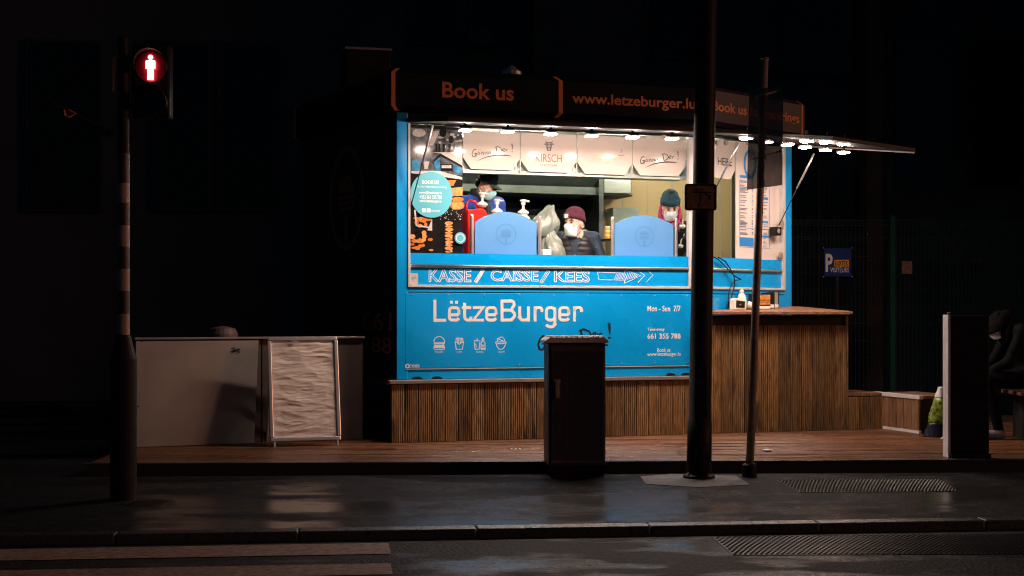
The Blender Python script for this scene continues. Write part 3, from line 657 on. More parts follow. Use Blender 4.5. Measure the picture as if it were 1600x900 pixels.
prints('photo_print', M['photo_or'], [[(280, 395), (355, 392), (335, 430), (290, 432)], ell(360, 560, 50, 32), ell(365, 520, 40, 16), ell(355, 470, 45, 16)] + [ell(rnd.uniform(85, 170), rnd.uniform(610, 700), rnd.uniform(10, 26), rnd.uniform(8, 18), 8) for _ in range(12)] + [ell(rnd.uniform(50, 185), rnd.uniform(765, 865), rnd.uniform(10, 26), rnd.uniform(6, 14), 8) for _ in range(14)], .002)
prints('photo_print', M['photo_bun'], [[(320, 445), (395, 438), (395, 495), (325, 500)], [(322, 545), (395, 540), (395, 582), (330, 588)]] + [e for k in range(5) for e in (ell(304 + (k % 2) * 3, 680 + k * 42, 28, 12), ell(304, 702 + k * 42, 26, 7))] + [ell(138, 745, 16, 16), [(125, 735), (150, 735), (150, 800), (128, 800)], ell(110, 800, 30, 14), ell(60, 770, 20, 16), ell(185, 860, 16, 8)], .006)
prints('photo_print', M['photo_lt'], [[(70, 590), (82, 592), (90, 690), (180, 705), (182, 715), (82, 700)], [(165, 715), (192, 650), (192, 730), (160, 728)]] + [ell(rnd.uniform(240, 390), rnd.uniform(595, 660), 3, 3, 5) for _ in range(26)] + [ell(rnd.uniform(282, 326), 692 + 42 * k, 9, 4, 6) for k in range(5)], .010)
cu_, cz_ = q(186, 490); rad = (q(326, 490)[0] - q(186, 490)[0])
cc = obj('info_disc', MB().prism(T, [(max(cu_ + rad * math.cos(2 * math.pi * i / 40), T.U(640, FP) + .006), cz_ + rad * 1.06 * math.sin(2 * math.pi * i / 40)) for i in range(40)], FP + .015, FP + .017), M['circle'], truck)
for s_, a, b, c1, c2, bo in (('BOOK US', 128, 240, 391, 416, .03), ('for your next event or meeting', 92, 292, 426, 444, 0), ('events@letzeburger.lu', 106, 258, 464, 486, .01), ('+352 661 355 788', 110, 258, 490, 516, .01), ('www.letzeburger.lu', 110, 256, 520, 544, .01), ('letzeburger', 184, 248, 588, 606, .0)):
    lettering(s_, T, 630 + a / 4.283, 630 + b / 4.283, 190 + c1 / 4.283, 190 + c2 / 4.283, FP + .019, M['white'], cc, bold=bo)
mb = MB()
for x in (122, 154): mb.flat(T, [q(x, 582), q(x + 25, 582), q(x + 25, 608), q(x, 608)], FP + .019)
obj('social_icon', mb, M['white'], cc, flatprint=True)
uu, zz = q(383, 780); obj('round_sticker', MB().disc(T, uu - .006, zz, .052, FP + .017, 24), M['circle'], pp, flatprint=True)
obj('round_sticker_ring', MB().ribbon(T, [(uu - .006 + .036 * math.cos(t), zz + .036 * math.sin(t)) for t in [2 * math.pi * i / 20 for i in range(20)]], .006, FP + .019, True), M['white'], pp, flatprint=True)

# HERE panel and price list on the end window
hp = octpanel(G, 1107, 1149, 217.5, 276.5, True, True)
lettering('HERE', G, 1121.5, 1143.5, 245.5, 257.5, PN + .002, M['ink'], hp, bold=.012)
for px in (1118, 1133, 1164):
    u = G.U(px, PN); obj('panel_hook', MB().box(G, u - .015, u + .015, PN + .001, PN + .03, G.Z(px, 227, PN), G.Z(px, 220, PN)), M['galv'], truck, bevel=.006)
ML = -.04
ml = obj('price_list_panel', MB().box(G, G.U(1150.5, ML), G.U(1222, ML), ML - .015, ML, 1.74, 2.895), M['panel'], truck)
mq = lambda x, y: (1105 + x / 4.5, 210 + y / 4.5)
def mflat(mb, x0, x1, y0, y1, k=0):
    a = G.on(*mq(x0, y0), ML); b = G.on(*mq(x0, y1), ML); u1 = G.U(mq(x1, 0)[0], ML)
    mb.flat(G, [(a[0], b[1]), (u1, b[1]), (u1, a[1]), (a[0], a[1])], ML + .001 + k * .0002)
mb = MB()
for i, (x0, x1, y0, y1) in enumerate(((228, 322, 284, 304), (340, 428, 436, 454), (340, 428, 604, 620), (340, 432, 706, 722), (230, 326, 722, 784))): mflat(mb, x0, x1, y0, y1, i)
for i, (x0, x1, y0, y1) in enumerate(((226, 438, 654, 657), (226, 229, 320, 790), (434, 437, 300, 790), (226, 438, 789, 792))): mflat(mb, x0, x1, y0, y1, 6 + i)
obj('price_heading', mb, M['menublue'], ml, flatprint=True)
mb = MB(); yy = 322; k = 0
while yy < 790:
    if not (645 < yy < 662):
        if yy < 715:
            w_ = rnd.uniform(30, 58); mflat(mb, 230, 230 + w_, yy, yy + 6, 12); mflat(mb, 312, 321, yy, yy + 6, 12)
        if not (430 < yy < 460 or 598 < yy < 626 or 700 < yy < 728): mflat(mb, 392, 392 + rnd.uniform(14, 34), yy + 2, yy + 6, 12)
    yy += rnd.choice((9, 9, 13, 22))
obj('price_line', mb, M['menutext'], ml, flatprint=True)['kind'] = 'stuff'
ue, ze = G.on(1172, 256, ML); obj('emblem', MB().ribbon(G, [(ue + .09 * math.cos(t), ze + .13 * math.sin(t)) for t in [2 * math.pi * i / 28 for i in range(28)]], .03, ML + .002, True), M['menublue'], ml, flatprint=True)

# emblem (burger in a ring on a stem)
def emblem(fr, u, z, r, n, m, par, name='emblem', ry=1.0):
    mb = MB(); circ = [(u + r * math.cos(t), z + r * ry * math.sin(t)) for t in [2 * math.pi * i / 36 for i in range(36)]]
    mb.ribbon(fr, circ, r * .14, n, True)
    b = .52 * r
    mb.flat(fr, [(u + b * math.cos(math.pi * i / 10), z + r * .14 + b * .75 * math.sin(math.pi * i / 10)) for i in range(11)], n + .0003)
    for k in range(3): mb.flat(fr, [(u - b, z - r * (.02 + .13 * k)), (u - b, z + r * (.06 - .13 * k)), (u + b, z + r * (.06 - .13 * k)), (u + b, z - r * (.02 + .13 * k))], n + .0003)
    mb.flat(fr, [(u - .12 * r, z - r * .95 * ry), (u - .12 * r, z - r * .42), (u + .12 * r, z - r * .42), (u + .12 * r, z - r * .95 * ry)], n + .0006)
    return obj(name, mb, m, par, flatprint=True)
u, z = LFr.on(541, 310, .003); emblem(LFr, u, z, .42, .003, M['dimor'], truck, ry=1.12)
lettering('LetzeBurger', LFr, 528, 556, 402, 412, .003, M['bluedk'], truck)
obj('lettering', text_mesh('661', LFr, 565, 612, 488, 516, .003), M['dimor'], truck, flatprint=True).data.materials.append(M['dimor'])
obj('lettering', text_mesh('788', LFr, 565, 612, 526, 550, .003), M['dimor'], truck, flatprint=True).data.materials.append(M['dimor'])

# counter screens
def screen(x0, x1, ytop, ysh, ybot, px_l, px_r):
    n = -.10; u0, u1 = T.U(x0, n), T.U(x1, n); zs = T.Z((x0 + x1) / 2, ysh, n); zt = T.Z((x0 + x1) / 2, ytop, n); zb = ZS - .12
    pts = [(u0, zb), (u1, zb), (u1, zs)] + [((u0 + u1) / 2 + (u1 - u0) / 2 * math.cos(R(a)), zs + (zt - zs) * math.sin(R(a))) for a in (15, 30, 45, 60, 75, 90, 105, 120, 135, 150, 165)] + [(u0, zs)]
    # flatter arch
    pts = [(u0, zb), (u1, zb), (u1, zs)] + [((u0 + u1) / 2 + (u1 - u0) / 2 * t, zs + (zt - zs) * (1 - t * t)) for t in (.8, .6, .4, .2, 0, -.2, -.4, -.6, -.8)] + [(u0, zs)]
    p = obj('counter_screen', MB().prism(T, pts, n - .012, n), M['ltblue'], truck, bevel=.002)
    for px in (px_l, px_r):
        u = T.U(px, n); obj('screen_post', MB().tube([T(u, n + .005, zb), T(u, n + .005, zs + .06)], .016, 10).ellipsoid(T(u, n + .005, zs + .06), (.016, .016, .012), 10, 6), M['chrome'], p, smooth=False)
    emblem(T, (u0 + u1) / 2, (zs + zb) / 2 + .10, .092, n + .002, M['ltblue2'], p)
screen(742, 838.5, 331, 348, 397, 737, 843); screen(960, 1052.5, 336.5, 351.5, 398, 956.5, 1056)

# writing on the front
cv = lambda p: T.on(660 + p[0] / 5.926, 460 + p[1] / 5.926, .0019)
def e_(x0, x1):
    r = 28; return [[(x0, 188), (x1, 188)] , [(x1, 188)] + [(x1, 150)] + arc(x1 - r, 123 + r, r, 0, -90, 4)[0:] + arc(x0 + r, 123 + r, r, -90, -180, 4) + arc(x0 + r, 238 - r, r, 180, 90, 4) + arc(x1 - r, 238 - r, r, 90, 18, 3)]
def r_(x0, x1): return [[(x0, 252), (x0, 110)], [(x0, 150)] + arc(x0 + 30, 152, 30, 180, 270, 4, 30) + [(x1 - 24, 122)] + arc(x1 - 22, 144, 22, -90, 0, 3) + [(x1, 165)]]
LZ = [[(116, 48), (116, 239), (220, 239)]] + e_(250, 338) + [[(256, 74), (282, 74)], [(304, 74), (330, 74)]] + \
     [[(391, 78), (391, 205)] + arc(391 + 32, 206, 32, 180, 90, 4) + [(440, 238), (448, 228), (449, 205)], [(364, 122), (452, 122)], [(468, 122), (562, 122), (472, 238), (570, 238)]] + e_(595, 681) + \
     [dict(p=[(737, 62), (818, 62)] + arc(818, 92, 32, -90, 60, 5) + [(826, 146)] + arc(818, 190, 36, -60, 62, 5) + [(826, 236), (737, 238)], closed=True), [(737, 146), (826, 146)]] + \
     [[(901, 110), (901, 206)] + arc(933, 206, 32, 180, 90, 4) + arc(950, 206, 32, 90, 0, 4), [(982, 110), (982, 252)]] + r_(1043, 1106) + \
     [dict(p=rrect(1148, 123, 1226, 238, 30), closed=True), [(1226, 122), (1226, 270)] + arc(1226 - 30, 270, 30, 0, 90, 4) + [(1180, 300)] + arc(1178, 270, 30, 90, 165, 3)] + e_(1271, 1356) + r_(1408, 1473)
lp_ = [o for o in truck.children if o.name.startswith('lower_panel')][0]
tb_ = [o for o in truck.children if o.name.startswith('text_band')][0]
obj('lettering', strokes(T, LZ, cv, .0275, .0019), M['white'], lp_, flatprint=True)
IC = [arc(156, 440, 50, 180, 360, 8) + [(206, 448), (106, 448)], [(104, 456), (150, 452), (206, 456)], [(108, 468), (180, 470), (200, 462)], [(106, 494), (206, 494)], [(106, 484), (106, 500), (112, 510), (200, 510), (206, 500), (206, 484)], dict(p=[(108, 480), (204, 480)], w=.02),
      [(302, 438), (314, 508), (370, 508), (384, 438)], [(302, 438), (316, 442), (342, 462), (370, 442), (384, 438)], [(312, 440), (312, 406), (324, 404), (326, 450)], [(336, 455), (334, 404), (348, 404), (350, 455)], [(358, 450), (362, 406), (374, 408), (374, 440)],
      [(476, 430), (538, 430)], [(480, 440), (488, 508), (524, 508), (532, 440)], [(507, 428), (507, 406)], [(494, 455), (498, 490)], [(554, 402), (568, 402), (568, 432), (580, 450), (580, 510), (542, 510), (542, 450), (554, 432), (554, 402)], [(542, 470), (580, 470)], dict(p=[(555, 484), (567, 484)], w=.012), [(542, 500), (580, 500)],
      [(678, 440), (776, 440)], [(678, 442), (690, 480), (712, 508), (740, 508), (764, 480), (776, 442)], [(700, 436), (692, 404)], arc(730, 424, 30, 200, 380, 6), [(706, 412), (752, 436)], [(690, 456), (764, 456)]]
for nm, i0, i1 in (('burger_icon', 0, 6), ('fries_icon', 6, 11), ('drinks_icon', 11, 19), ('salad_icon', 19, 25)): obj(nm, strokes(T, IC[i0:i1], cv, .0068, .0019), M['white'], lp_, flatprint=True)
for s_, a, b in (('BURGERS', 116, 194), ('FRITES', 318, 364), ('DRINKS', 500, 564), ('VEGAN', 702, 758)):
    lettering(s_, T, 660 + a / 5.926, 660 + b / 5.926, 460 + 525 / 5.926, 460 + 540 / 5.926, .0019, M['white'], lp_)
script(T, 841, 953.5, 505, .0019, M['ink'], lp_, bw=2.1)
lettering('Mon - Sun  7/7', T, 1011.5, 1063.5, 477.5, 486.5, .0019, M['white'], lp_, bold=.012)
lettering('Take-away', T, 1011.5, 1038.5, 512, 518.5, .0019, M['white'], lp_, bold=.01)
lettering('661 355 788', T, 1011.5, 1063.5, 521, 529.5, .0019, M['white'], lp_, bold=.015)
lettering('Book us', T, 1027, 1047.5, 544, 550, .0019, M['white'], lp_, bold=.01)
lettering('www.letzeburger.lu', T, 1011.5, 1063.5, 550.5, 558, .0019, M['white'], lp_, bold=.01)
lettering('COOMEX', T, 640, 655.5, 569.5, 574.5, .0019, M['white'], lp_, bold=.02)
obj('emblem', MB().ribbon(T, [(T.U(636.5) + .016 * math.cos(t), T.Z(636, 572) + .016 * math.sin(t)) for t in [2 * math.pi * i / 14 for i in range(14)]], .009, .0019, True), M['white'], lp_, flatprint=True)
TBN = -.0116
for s_, a, b, yt, yb in (('KASSE', 669.9, 736.5, 420, 440.8), ('CAiSSE', 766.6, 841.4, 421, 439.5), ('KEES', 865.8, 921.7, 422.5, 441)):
    rf = []; wl_ = lettering(s_, T, a, b, yt, yb, TBN, M['white'], tb_, bold=.03, ref=rf)
    lettering(s_, T, a, b, yt, yb, TBN + .00025, M['blue'], wl_, name='letter_fill', bold=-.012, ref=rf)
c1 = lambda p: T.on(640 + p[0] / 7.62, 410 + p[1] / 7.62, TBN); c2 = lambda p: T.on(840 + p[0] / 6.667, 410 + p[1] / 6.667, TBN)
mb = strokes(T, [dict(p=[(862, 85), (892, 98), (800, 242), (772, 225)], closed=True), [(868, 100), (792, 228)], [(878, 104), (800, 232)]], c1, .008, TBN)
strokes(T, [dict(p=[(98, 82), (126, 96), (50, 218), (24, 205)], closed=True), [(106, 96), (42, 208)], dict(p=[(625, 100), (905, 112), (910, 80), (1075, 140), (910, 215), (905, 185), (635, 180)], closed=True), [(1045, 85), (1115, 135), (1045, 210)], [(1145, 85), (1200, 130), (1130, 210)]] + [[(x + 22, 118), (x, 180)] for x in range(800, 900, 16)] + [[(x + 20, 100 + (x - 900) * .2), (x - 6, 195 - (x - 900) * .3)] for x in range(920, 1040, 18)], c2, .0045, TBN + .0003, mb)
obj('arrow_drawing', mb, M['white'], tb_, flatprint=True)
st = obj('price_sticker', MB().box(T, T.U(639.6, .0), T.U(653.5), -.012, -.0095, T.Z(645, 444.5), T.Z(645, 427)), M['trim'], truck)
lettering('e+', T, 643, 650, 432, 438, -.009, M['menublue'], st)
# speaker on the end frame, cables
u, z = G.on(1213, 361, .02); sp = obj('speaker', MB().box(G, u - .06, u + .05, -.02, .05, z - .045, z + .04), M['black'], truck, bevel=.008)
obj('speaker_cone', MB().lathe(G(u, .051, z), [(.025, 0), (.018, -.004), (.008, -.002)], 12, axis=G.n), M['galv'], sp)
cp = lambda pts, n: [G(*(lambda a: (a[0], n, a[1]))(G.on(x, y, n))) for x, y in pts]
obj('cable', MB().tube(cp([(1114, 401), (1122, 405), (1135, 418), (1146, 430), (1158, 437), (1150, 438), (1143, 444), (1139, 456), (1138, 470), (1139, 481)], .03), .006, 6).tube(cp([(1122, 402), (1133, 408), (1141, 420), (1147, 432), (1148, 446), (1144, 460), (1141, 474), (1140, 481)], .036), .006, 6), M['black'], truck, smooth=True)
obj('door_latch', MB().box(G, G.U(1216), G.U(1221), .0, .02, G.Z(1218, 404), G.Z(1218, 394)), M['galv'], truck, bevel=.004)

# ================================================================== TIMBER SKIRT, COUNTER, BENCH
def ribbed_board(w, h, th=.022, g=6):
    prof = [(0, 0)]
    for k in range(g):
        t0, t1 = k / g * w, (k + 1) / g * w
        prof += [(t0 + .0035, th), (t1 - .0045, th), (t1 - .0005, th - .009)]
    prof[-1] = (w, 0); k = len(prof)
    vs = [(x, -y, 0) for x, y in prof] + [(x, -y, h) for x, y in prof]
    mb = MB().add(vs, [(i, i + 1, k + i + 1, k + i) for i in range(k - 1)] + [tuple(range(k - 1, -1, -1)), tuple(range(k, 2 * k))])
    me = mb.mesh('board', M['board']); finish(me); return me
BW = .122; SN = .045
uS, uE, uK = T.U(612, .07), T.U(1330, .07), T.U(1086, .07)
skirt = thing('timber_skirt', 'low skirt of ribbed brown boards under the blue truck front', 'skirt', T(1.4, .06, DECK_Z))
counter = thing('wooden_counter', 'tall ribbed timber counter with wooden top at the end window', 'counter', T(3.8, .05, DECK_Z))
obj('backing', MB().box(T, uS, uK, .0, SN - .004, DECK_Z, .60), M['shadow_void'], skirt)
me_s = ribbed_board(BW - .004, .60 - DECK_Z - .004)
u = uS
while u < uK - .02:
    o = link(bpy.data.objects.new('board', me_s)); adopt(o, skirt); o.matrix_basis = T.mat(u, SN + random.uniform(-.001, .001), DECK_Z + .002); u += BW
obj('ledge', MB().box(T, uS - .02, uK + .05, .002, .085, .605, .637), M['rail'], skirt, bevel=.004)
CZ = lambda n: 1.243 + (.12 - n) * .074
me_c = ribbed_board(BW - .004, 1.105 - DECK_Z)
u = uK + .03
while u < uE - .06:
    o = link(bpy.data.objects.new('board', me_c)); adopt(o, counter); o.matrix_basis = T.mat(u, SN + random.uniform(-.001, .001), DECK_Z + .002); u += BW
uE = u
obj('backing', MB().box(T, uK + .06, uE, .0, SN - .004, DECK_Z, 1.2), M['shadow_void'], counter)  # dark band above the boards stands in for the counter top's shadow
DT = (Dp - T.o).dot(T.u), (Dp - T.o).dot(T.n)
uR_ = T.U(1333, .15)
pts = [(LF - .02, .15), (uR_, .15), (uR_ - .02, .02), (DT[0] + .08, DT[1] + .06), (DT[0] + .012, DT[1] + .012), (LF + .02, .012)]
mb = MB(); k = len(pts); vs = [T(a, n, CZ(n) - .03) for a, n in pts] + [T(a, n, CZ(n)) for a, n in pts]
mb.add(vs, [tuple(range(k - 1, -1, -1)), tuple(range(k, 2 * k))] + [(i, (i + 1) % k, k + (i + 1) % k, k + i) for i in range(k)]); obj('counter_top', mb, M['ctop'], counter, bevel=.004)
mb = MB(); mb.box(T, uE, uE + .02, -.5, SN + .02, DECK_Z, 1.2); obj('end_board', mb, M['board'], counter)

# corner bench at the right end of the deck
bench = thing('corner_bench', 'low corner bench clad in brown boards with a pale front edge right of the counter', 'bench', T(4.95, .2, DECK_Z))
BZ = .445
pA = ground(1368, 668, DECK_Z); pB = pA + T.n * .78
BN = Frame((pA.x, pA.y), 18 - 90)          # runs towards the street, faces left
uA = (pA - T.o).dot(T.u)
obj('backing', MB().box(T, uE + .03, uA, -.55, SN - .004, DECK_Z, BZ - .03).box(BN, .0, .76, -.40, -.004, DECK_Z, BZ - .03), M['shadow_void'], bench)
me_b = ribbed_board(BW - .004, BZ - .04 - DECK_Z, g=6); u = uE + .025
while u < uA - .03:
    o = link(bpy.data.objects.new('board', me_b)); adopt(o, bench); o.matrix_basis = T.mat(u, SN, DECK_Z + .002); u += BW
mb = MB(); mb.box(W, 0, .118, 0, .02, 0, BZ - .065 - DECK_Z); me_p = mb.mesh('board', M['bench']); finish(me_p)
for i in range(6):
    o = link(bpy.data.objects.new('board', me_p)); adopt(o, bench); o.matrix_basis = BN.mat(.02 + i * .125, 0, DECK_Z + .03)
for i in range(4):
    obj('seat_plank', MB().box(T, uE + .02, uA + .0, .06 - .14 * i - .13, .06 - .14 * i, BZ - .028, BZ), M['bench'], bench, bevel=.003)
for i in range(3):
    obj('seat_plank', MB().box(BN, .06, .78, -.14 * i - .15, -.14 * i - .02, BZ - .028, BZ), M['bench'], bench, bevel=.003)
obj('front_edge', MB().box(BN, .0, .79, -.015, .03, BZ - .032, BZ + .004), M['paleg'], bench, bevel=.003)
obj('base_strip', MB().box(BN, .0, .78, .0, .025, DECK_Z + .002, DECK_Z + .028), M['paleg'], bench)

# ================================================================== PEOPLE
def surface(f, lo, hi, h):
    lo = np.array(lo); n = np.ceil((np.array(hi) - lo) / h).astype(int) + 1
    ax = [lo[i] + h * np.arange(n[i]) for i in range(3)]
    X = np.stack(np.meshgrid(*ax, indexing='ij'), -1); V = f(X.reshape(-1, 3)).reshape(n)
    s = V < 0; c = np.array([(i, j, k) for i in (0, 1) for j in (0, 1) for k in (0, 1)])
    sl = lambda d: tuple(slice(d[i], n[i] - 1 + d[i]) for i in range(3))
    cnt = sum(s[sl(d)].astype(int) for d in c); act = (cnt > 0) & (cnt < 8); ids = np.argwhere(act)
    idx = -np.ones(act.shape, int); idx[act] = np.arange(len(ids))
    acc = np.zeros((len(ids), 3)); num = np.zeros(len(ids))
    for a in range(8):
        for b in range(a + 1, 8):
            if np.abs(c[a] - c[b]).sum() != 1: continue
            va = V[tuple((ids + c[a]).T)]; vb = V[tuple((ids + c[b]).T)]; m = (va < 0) != (vb < 0)
            t = np.where(m, va / np.where(m, va - vb, 1), 0)[:, None]
            acc += np.where(m[:, None], c[a] + (c[b] - c[a]) * t, 0); num += m
    pos = lo + h * (ids + acc / num[:, None]); faces = []
    for axn in range(3):
        o1, o2 = [(1, 2), (2, 0), (0, 1)][axn]; d = np.zeros(3, int); d[axn] = 1
        e = np.argwhere(s[tuple(slice(0, n[i] - d[i]) for i in range(3))] != s[tuple(slice(d[i], n[i]) for i in range(3))])
        e = e[(e[:, o1] > 0) & (e[:, o2] > 0) & (e[:, o1] < n[o1] - 1) & (e[:, o2] < n[o2] - 1)]
        d1 = np.zeros(3, int); d1[o1] = 1; d2 = np.zeros(3, int); d2[o2] = 1
        q = [idx[tuple((e - x).T)] for x in (0 * d1, d1, d1 + d2, d2)]
        sg = s[tuple(e.T)]; Q = np.stack(q, 1); Q[~sg] = Q[~sg][:, ::-1]; faces.append(Q)
    F_ = np.concatenate(faces); return pos, F_[(F_ >= 0).all(1)]
def sd(prims):
    def f(p):
        D = None
        for pr in prims:
            k = pr[-1]
            if pr[0] == 'c':
                a, b, ra, rb = np.array(pr[1]), np.array(pr[2]), pr[3], pr[4]; ab = b - a; t = np.clip(((p - a) @ ab) / max(1e-9, ab @ ab), 0, 1)
                d = np.linalg.norm(p - a - t[:, None] * ab, axis=1) - (ra + (rb - ra) * t)
            else:
                c, r = np.array(pr[1]), np.array(pr[2]); q = p - c
                if pr[3] is not None: q = q @ pr[3]
                k0 = np.linalg.norm(q / r, axis=1); k1 = np.linalg.norm(q / (r * r), axis=1); d = k0 * (k0 - 1) / np.maximum(k1, 1e-6)
            if D is None: D = d
            else:
                h = np.clip(.5 + .5 * (D - d) / k, 0, 1); D = D * (1 - h) + d * h - k * h * (1 - h)
        return D
    return f
def rot(yaw, pitch, roll=0): return np.array((Matrix.Rotation(R(yaw), 3, 'Z') @ Matrix.Rotation(R(pitch), 3, 'X') @ Matrix.Rotation(R(roll), 3, 'Y')))

class Person:
    """figure built facing -y with its feet at z = 0, one continuous body surface"""
    def __init__(s, label, loc, yaw, hc, hyaw, hpitch, prims, skin, cloth, legs, hands, zsplit, group, res=.011, lo=(-.37, -.42, -.02), hi=(.37, .26, 1.75), hroll=0, hs=1.0, shoes=None, hooded=False):
        s.loc = Vector(loc); s.yaw = yaw; s.Hc = np.array(hc); s.HR = rot(hyaw, hpitch, hroll); s.hs = hs
        h = lambda v: s.Hc + s.HR @ (np.array(v) * hs)
        hp = [('e', h((0, .012, .035)), np.array((.076, .094, .092)) * hs, s.HR, .01), ('e', h((0, -.022, -.045)), np.array((.060, .072, .078)) * hs, s.HR, .03), ('e', h((0, -.055, -.098)), np.array((.028, .026, .022)) * hs, s.HR, .03),
              ('c', h((0, -.092, -.002)), h((0, -.112, -.034)), .010, .015, .012), ('e', h((0, -.075, .018)), np.array((.052, .016, .012)) * hs, s.HR, .012),
              ('e', h((.077, .012, -.018)), np.array((.010, .020, .032)) * hs, s.HR, .008), ('e', h((-.077, .012, -.018)), np.array((.010, .020, .032)) * hs, s.HR, .008),
              ('e', h((.036, -.07, -.028)), np.array((.024, .02, .02)) * hs, s.HR, .02), ('e', h((-.036, -.07, -.028)), np.array((.024, .02, .02)) * hs, s.HR, .02)]
        neck = [('c', tuple(s.Hc + s.HR @ np.array((0, .02, -.06))), tuple(prims[0][1] + np.array((0, .0, .0))), .055, .062, .02)]
        hprims = []
        for (w, d, side) in hands:                       # wrist, pointing direction, thumb side
            w = np.array(w); d = np.array(d) / np.linalg.norm(d); up = np.array((0, 0, 1.)); x = np.cross(d, up); x /= np.linalg.norm(x); nrm = np.cross(x, d)
            hprims.append(('c', w, w + d * .075, .028, .034, .02))
            for i, L in enumerate((.058, .07, .076, .066)):
                b = w + d * .085 + x * (i - 1.5) * .021; m_ = b + d * L * .55 - nrm * .008; hprims += [('c', b, m_, .0095, .009, .006), ('c', m_, m_ + d * L * .45 - nrm * .03, .009, .0075, .004)]
            b = w + d * .03 + x * side * .03; hprims += [('c', b, b + d * .035 + x * side * .028, .012, .010, .008), ('c', b + d * .035 + x * side * .028, b + d * .07 + x * side * .03 - nrm * .01, .010, .008, .004)]
        pr = [p if p[0] == 'c' else p for p in prims]
        pos, fc = surface(sd(pr + neck + hprims + hp), lo, hi, res)
        s.Mw = Matrix.Translation(s.loc) @ Matrix.Rotation(R(yaw), 4, 'Z')
        ctr = pos[fc].mean(1); mi = np.ones(len(fc), int); mi[ctr[:, 2] < zsplit] = 2
        loc_h = (ctr - s.Hc) @ s.HR / hs; mi[(np.linalg.norm(loc_h - np.array((0, 0, -.02)), axis=1) < .150) & (loc_h[:, 2] > -.125) & ((loc_h[:, 2] > -.06) | (np.hypot(loc_h[:, 0], loc_h[:, 1]) < .085))] = 0
        for (w, d, side) in hands: mi[np.linalg.norm(ctr - np.array(w) - np.array(d) / np.linalg.norm(d) * .1, axis=1) < .105] = 0
        if hooded: mi[(mi == 0) & (ctr[:, 2] > s.Hc[2] - .3) & ((loc_h[:, 2] > .012) | (loc_h[:, 1] > .0))] = 1
        if shoes: mi[ctr[:, 2] < .085] = 3
        s.root = thing('person', label, 'person', loc, group)
        me = bpy.data.meshes.new('body'); me.from_pydata([tuple(v) for v in pos], [], [tuple(int(i) for i in q) for q in fc])
        for m in (skin, cloth, legs) + ((shoes,) if shoes else ()): me.materials.append(m)
        me.polygons.foreach_set('material_index', mi.astype(np.int32)); s.part('body', me)
        for sx in (-1, 1):
            s.head_mb('eye', lambda mb, f: mb.ellipsoid(f((sx * .031, -.0905, .002)), (.012, .007, .0065), 8, 6), M['eye'])
            s.head_mb('eyebrow', lambda mb, f: mb.tube([f((sx * .014, -.096, .022)), f((sx * .032, -.095, .027)), f((sx * .05, -.083, .021))], .0045, 6), M['hair'])
    def part(s, name, mb, m=None, smooth=True):
        me = mb.mesh(name, m) if isinstance(mb, MB) else mb
        finish(me); me.transform(Matrix.Rotation(R(s.yaw), 4, 'Z'))
        if smooth: me.polygons.foreach_set('use_smooth', [True] * len(me.polygons))
        o = link(bpy.data.objects.new(name, me)); o.parent = s.root; return o
    def head_mb(s, name, fn, m, smooth=True):
        f = lambda v: Vector(s.Hc + s.HR @ (np.array(v) * s.hs)); mb = MB(); fn(mb, f); return s.part(name, mb, m, smooth)
    def sdf_part(s, name, prims, m, lo, hi, res=.009, keep=None):
        pos, fc = surface(sd(prims), lo, hi, res)
        if keep is not None: fc = fc[keep(pos[fc].mean(1))]
        me = bpy.data.meshes.new(name); me.from_pydata([tuple(v) for v in pos], [], [tuple(int(i) for i in q) for q in fc]); me.materials.append(m); return s.part(name, me)
    def mask(s, m):
        def fn(mb, f):
            na, nv = 18, 8; vs = []
            for j in range(nv + 1):
                v = j / nv; z = -.022 - .092 * v
                for i in range(na + 1):
                    a = -1.22 + 2.44 * i / na; bul = 1 - (2 * v - 1) ** 2; rx = .069 + .004 * bul - .012 * v; ry = .094 + .020 * bul * math.cos(a) ** 2 - .018 * v
                    vs.append(f((rx * math.sin(a), -.012 - ry * math.cos(a) - .010 * (v < .4) * math.cos(a) ** 8, z + .012 * math.cos(a) ** 6 * (1 - v) + .0025 * math.sin(v * 22) )))
            w = na + 1; mb.add(vs, [(j * w + i, j * w + i + 1, (j + 1) * w + i + 1, (j + 1) * w + i) for j in range(nv) for i in range(na)])
        s.head_mb('face_mask', fn, m)
        def loops(mb, f):
            for sx in (-1, 1):
                mb.tube([f((sx * .066, -.045, -.02)), f((sx * .08, -.012, .004)), f((sx * .09, .018, .002)), f((sx * .086, .03, -.03)), f((sx * .074, -.0, -.06)), f((sx * .054, -.04, -.095))], .0022, 5)
        s.head_mb('ear_loop', loops, M['maskw'])
    def dome(s, name, m, rx, ry, rz, z0, tilt, slouch=(0, 0), bump=0, zc=.03):
        """knitted or cloth hat: dome above a plane tilted about x"""
        def fn(mb, f):
            n, rg = 28, 12; vs = []; rr = random.Random(4)
            for j in range(rg + 1):
                t = j / rg * math.pi / 2
                for i in range(n):
                    a = 2 * math.pi * i / n; w = math.cos(t) ** .75; q = 1 + bump * math.sin(5 * a + 9 * t) * math.sin(2 * t)
                    x, y, z = rx * w * math.cos(a) * q, ry * w * math.sin(a) * q, rz * math.sin(t) ** .9
                    k = math.sin(t); vs.append(f((x + slouch[0] * k, .012 + y + slouch[1] * k, z0 + z - y * math.tan(R(tilt)))))
            mb.add(vs, [(j * n + i, j * n + (i + 1) % n, (j + 1) * n + (i + 1) % n, (j + 1) * n + i) for j in range(rg) for i in range(n)])
            mb.f.append(tuple(range(n - 1, -1, -1))); mb.m.append(0)
        return s.head_mb(name, fn, m)
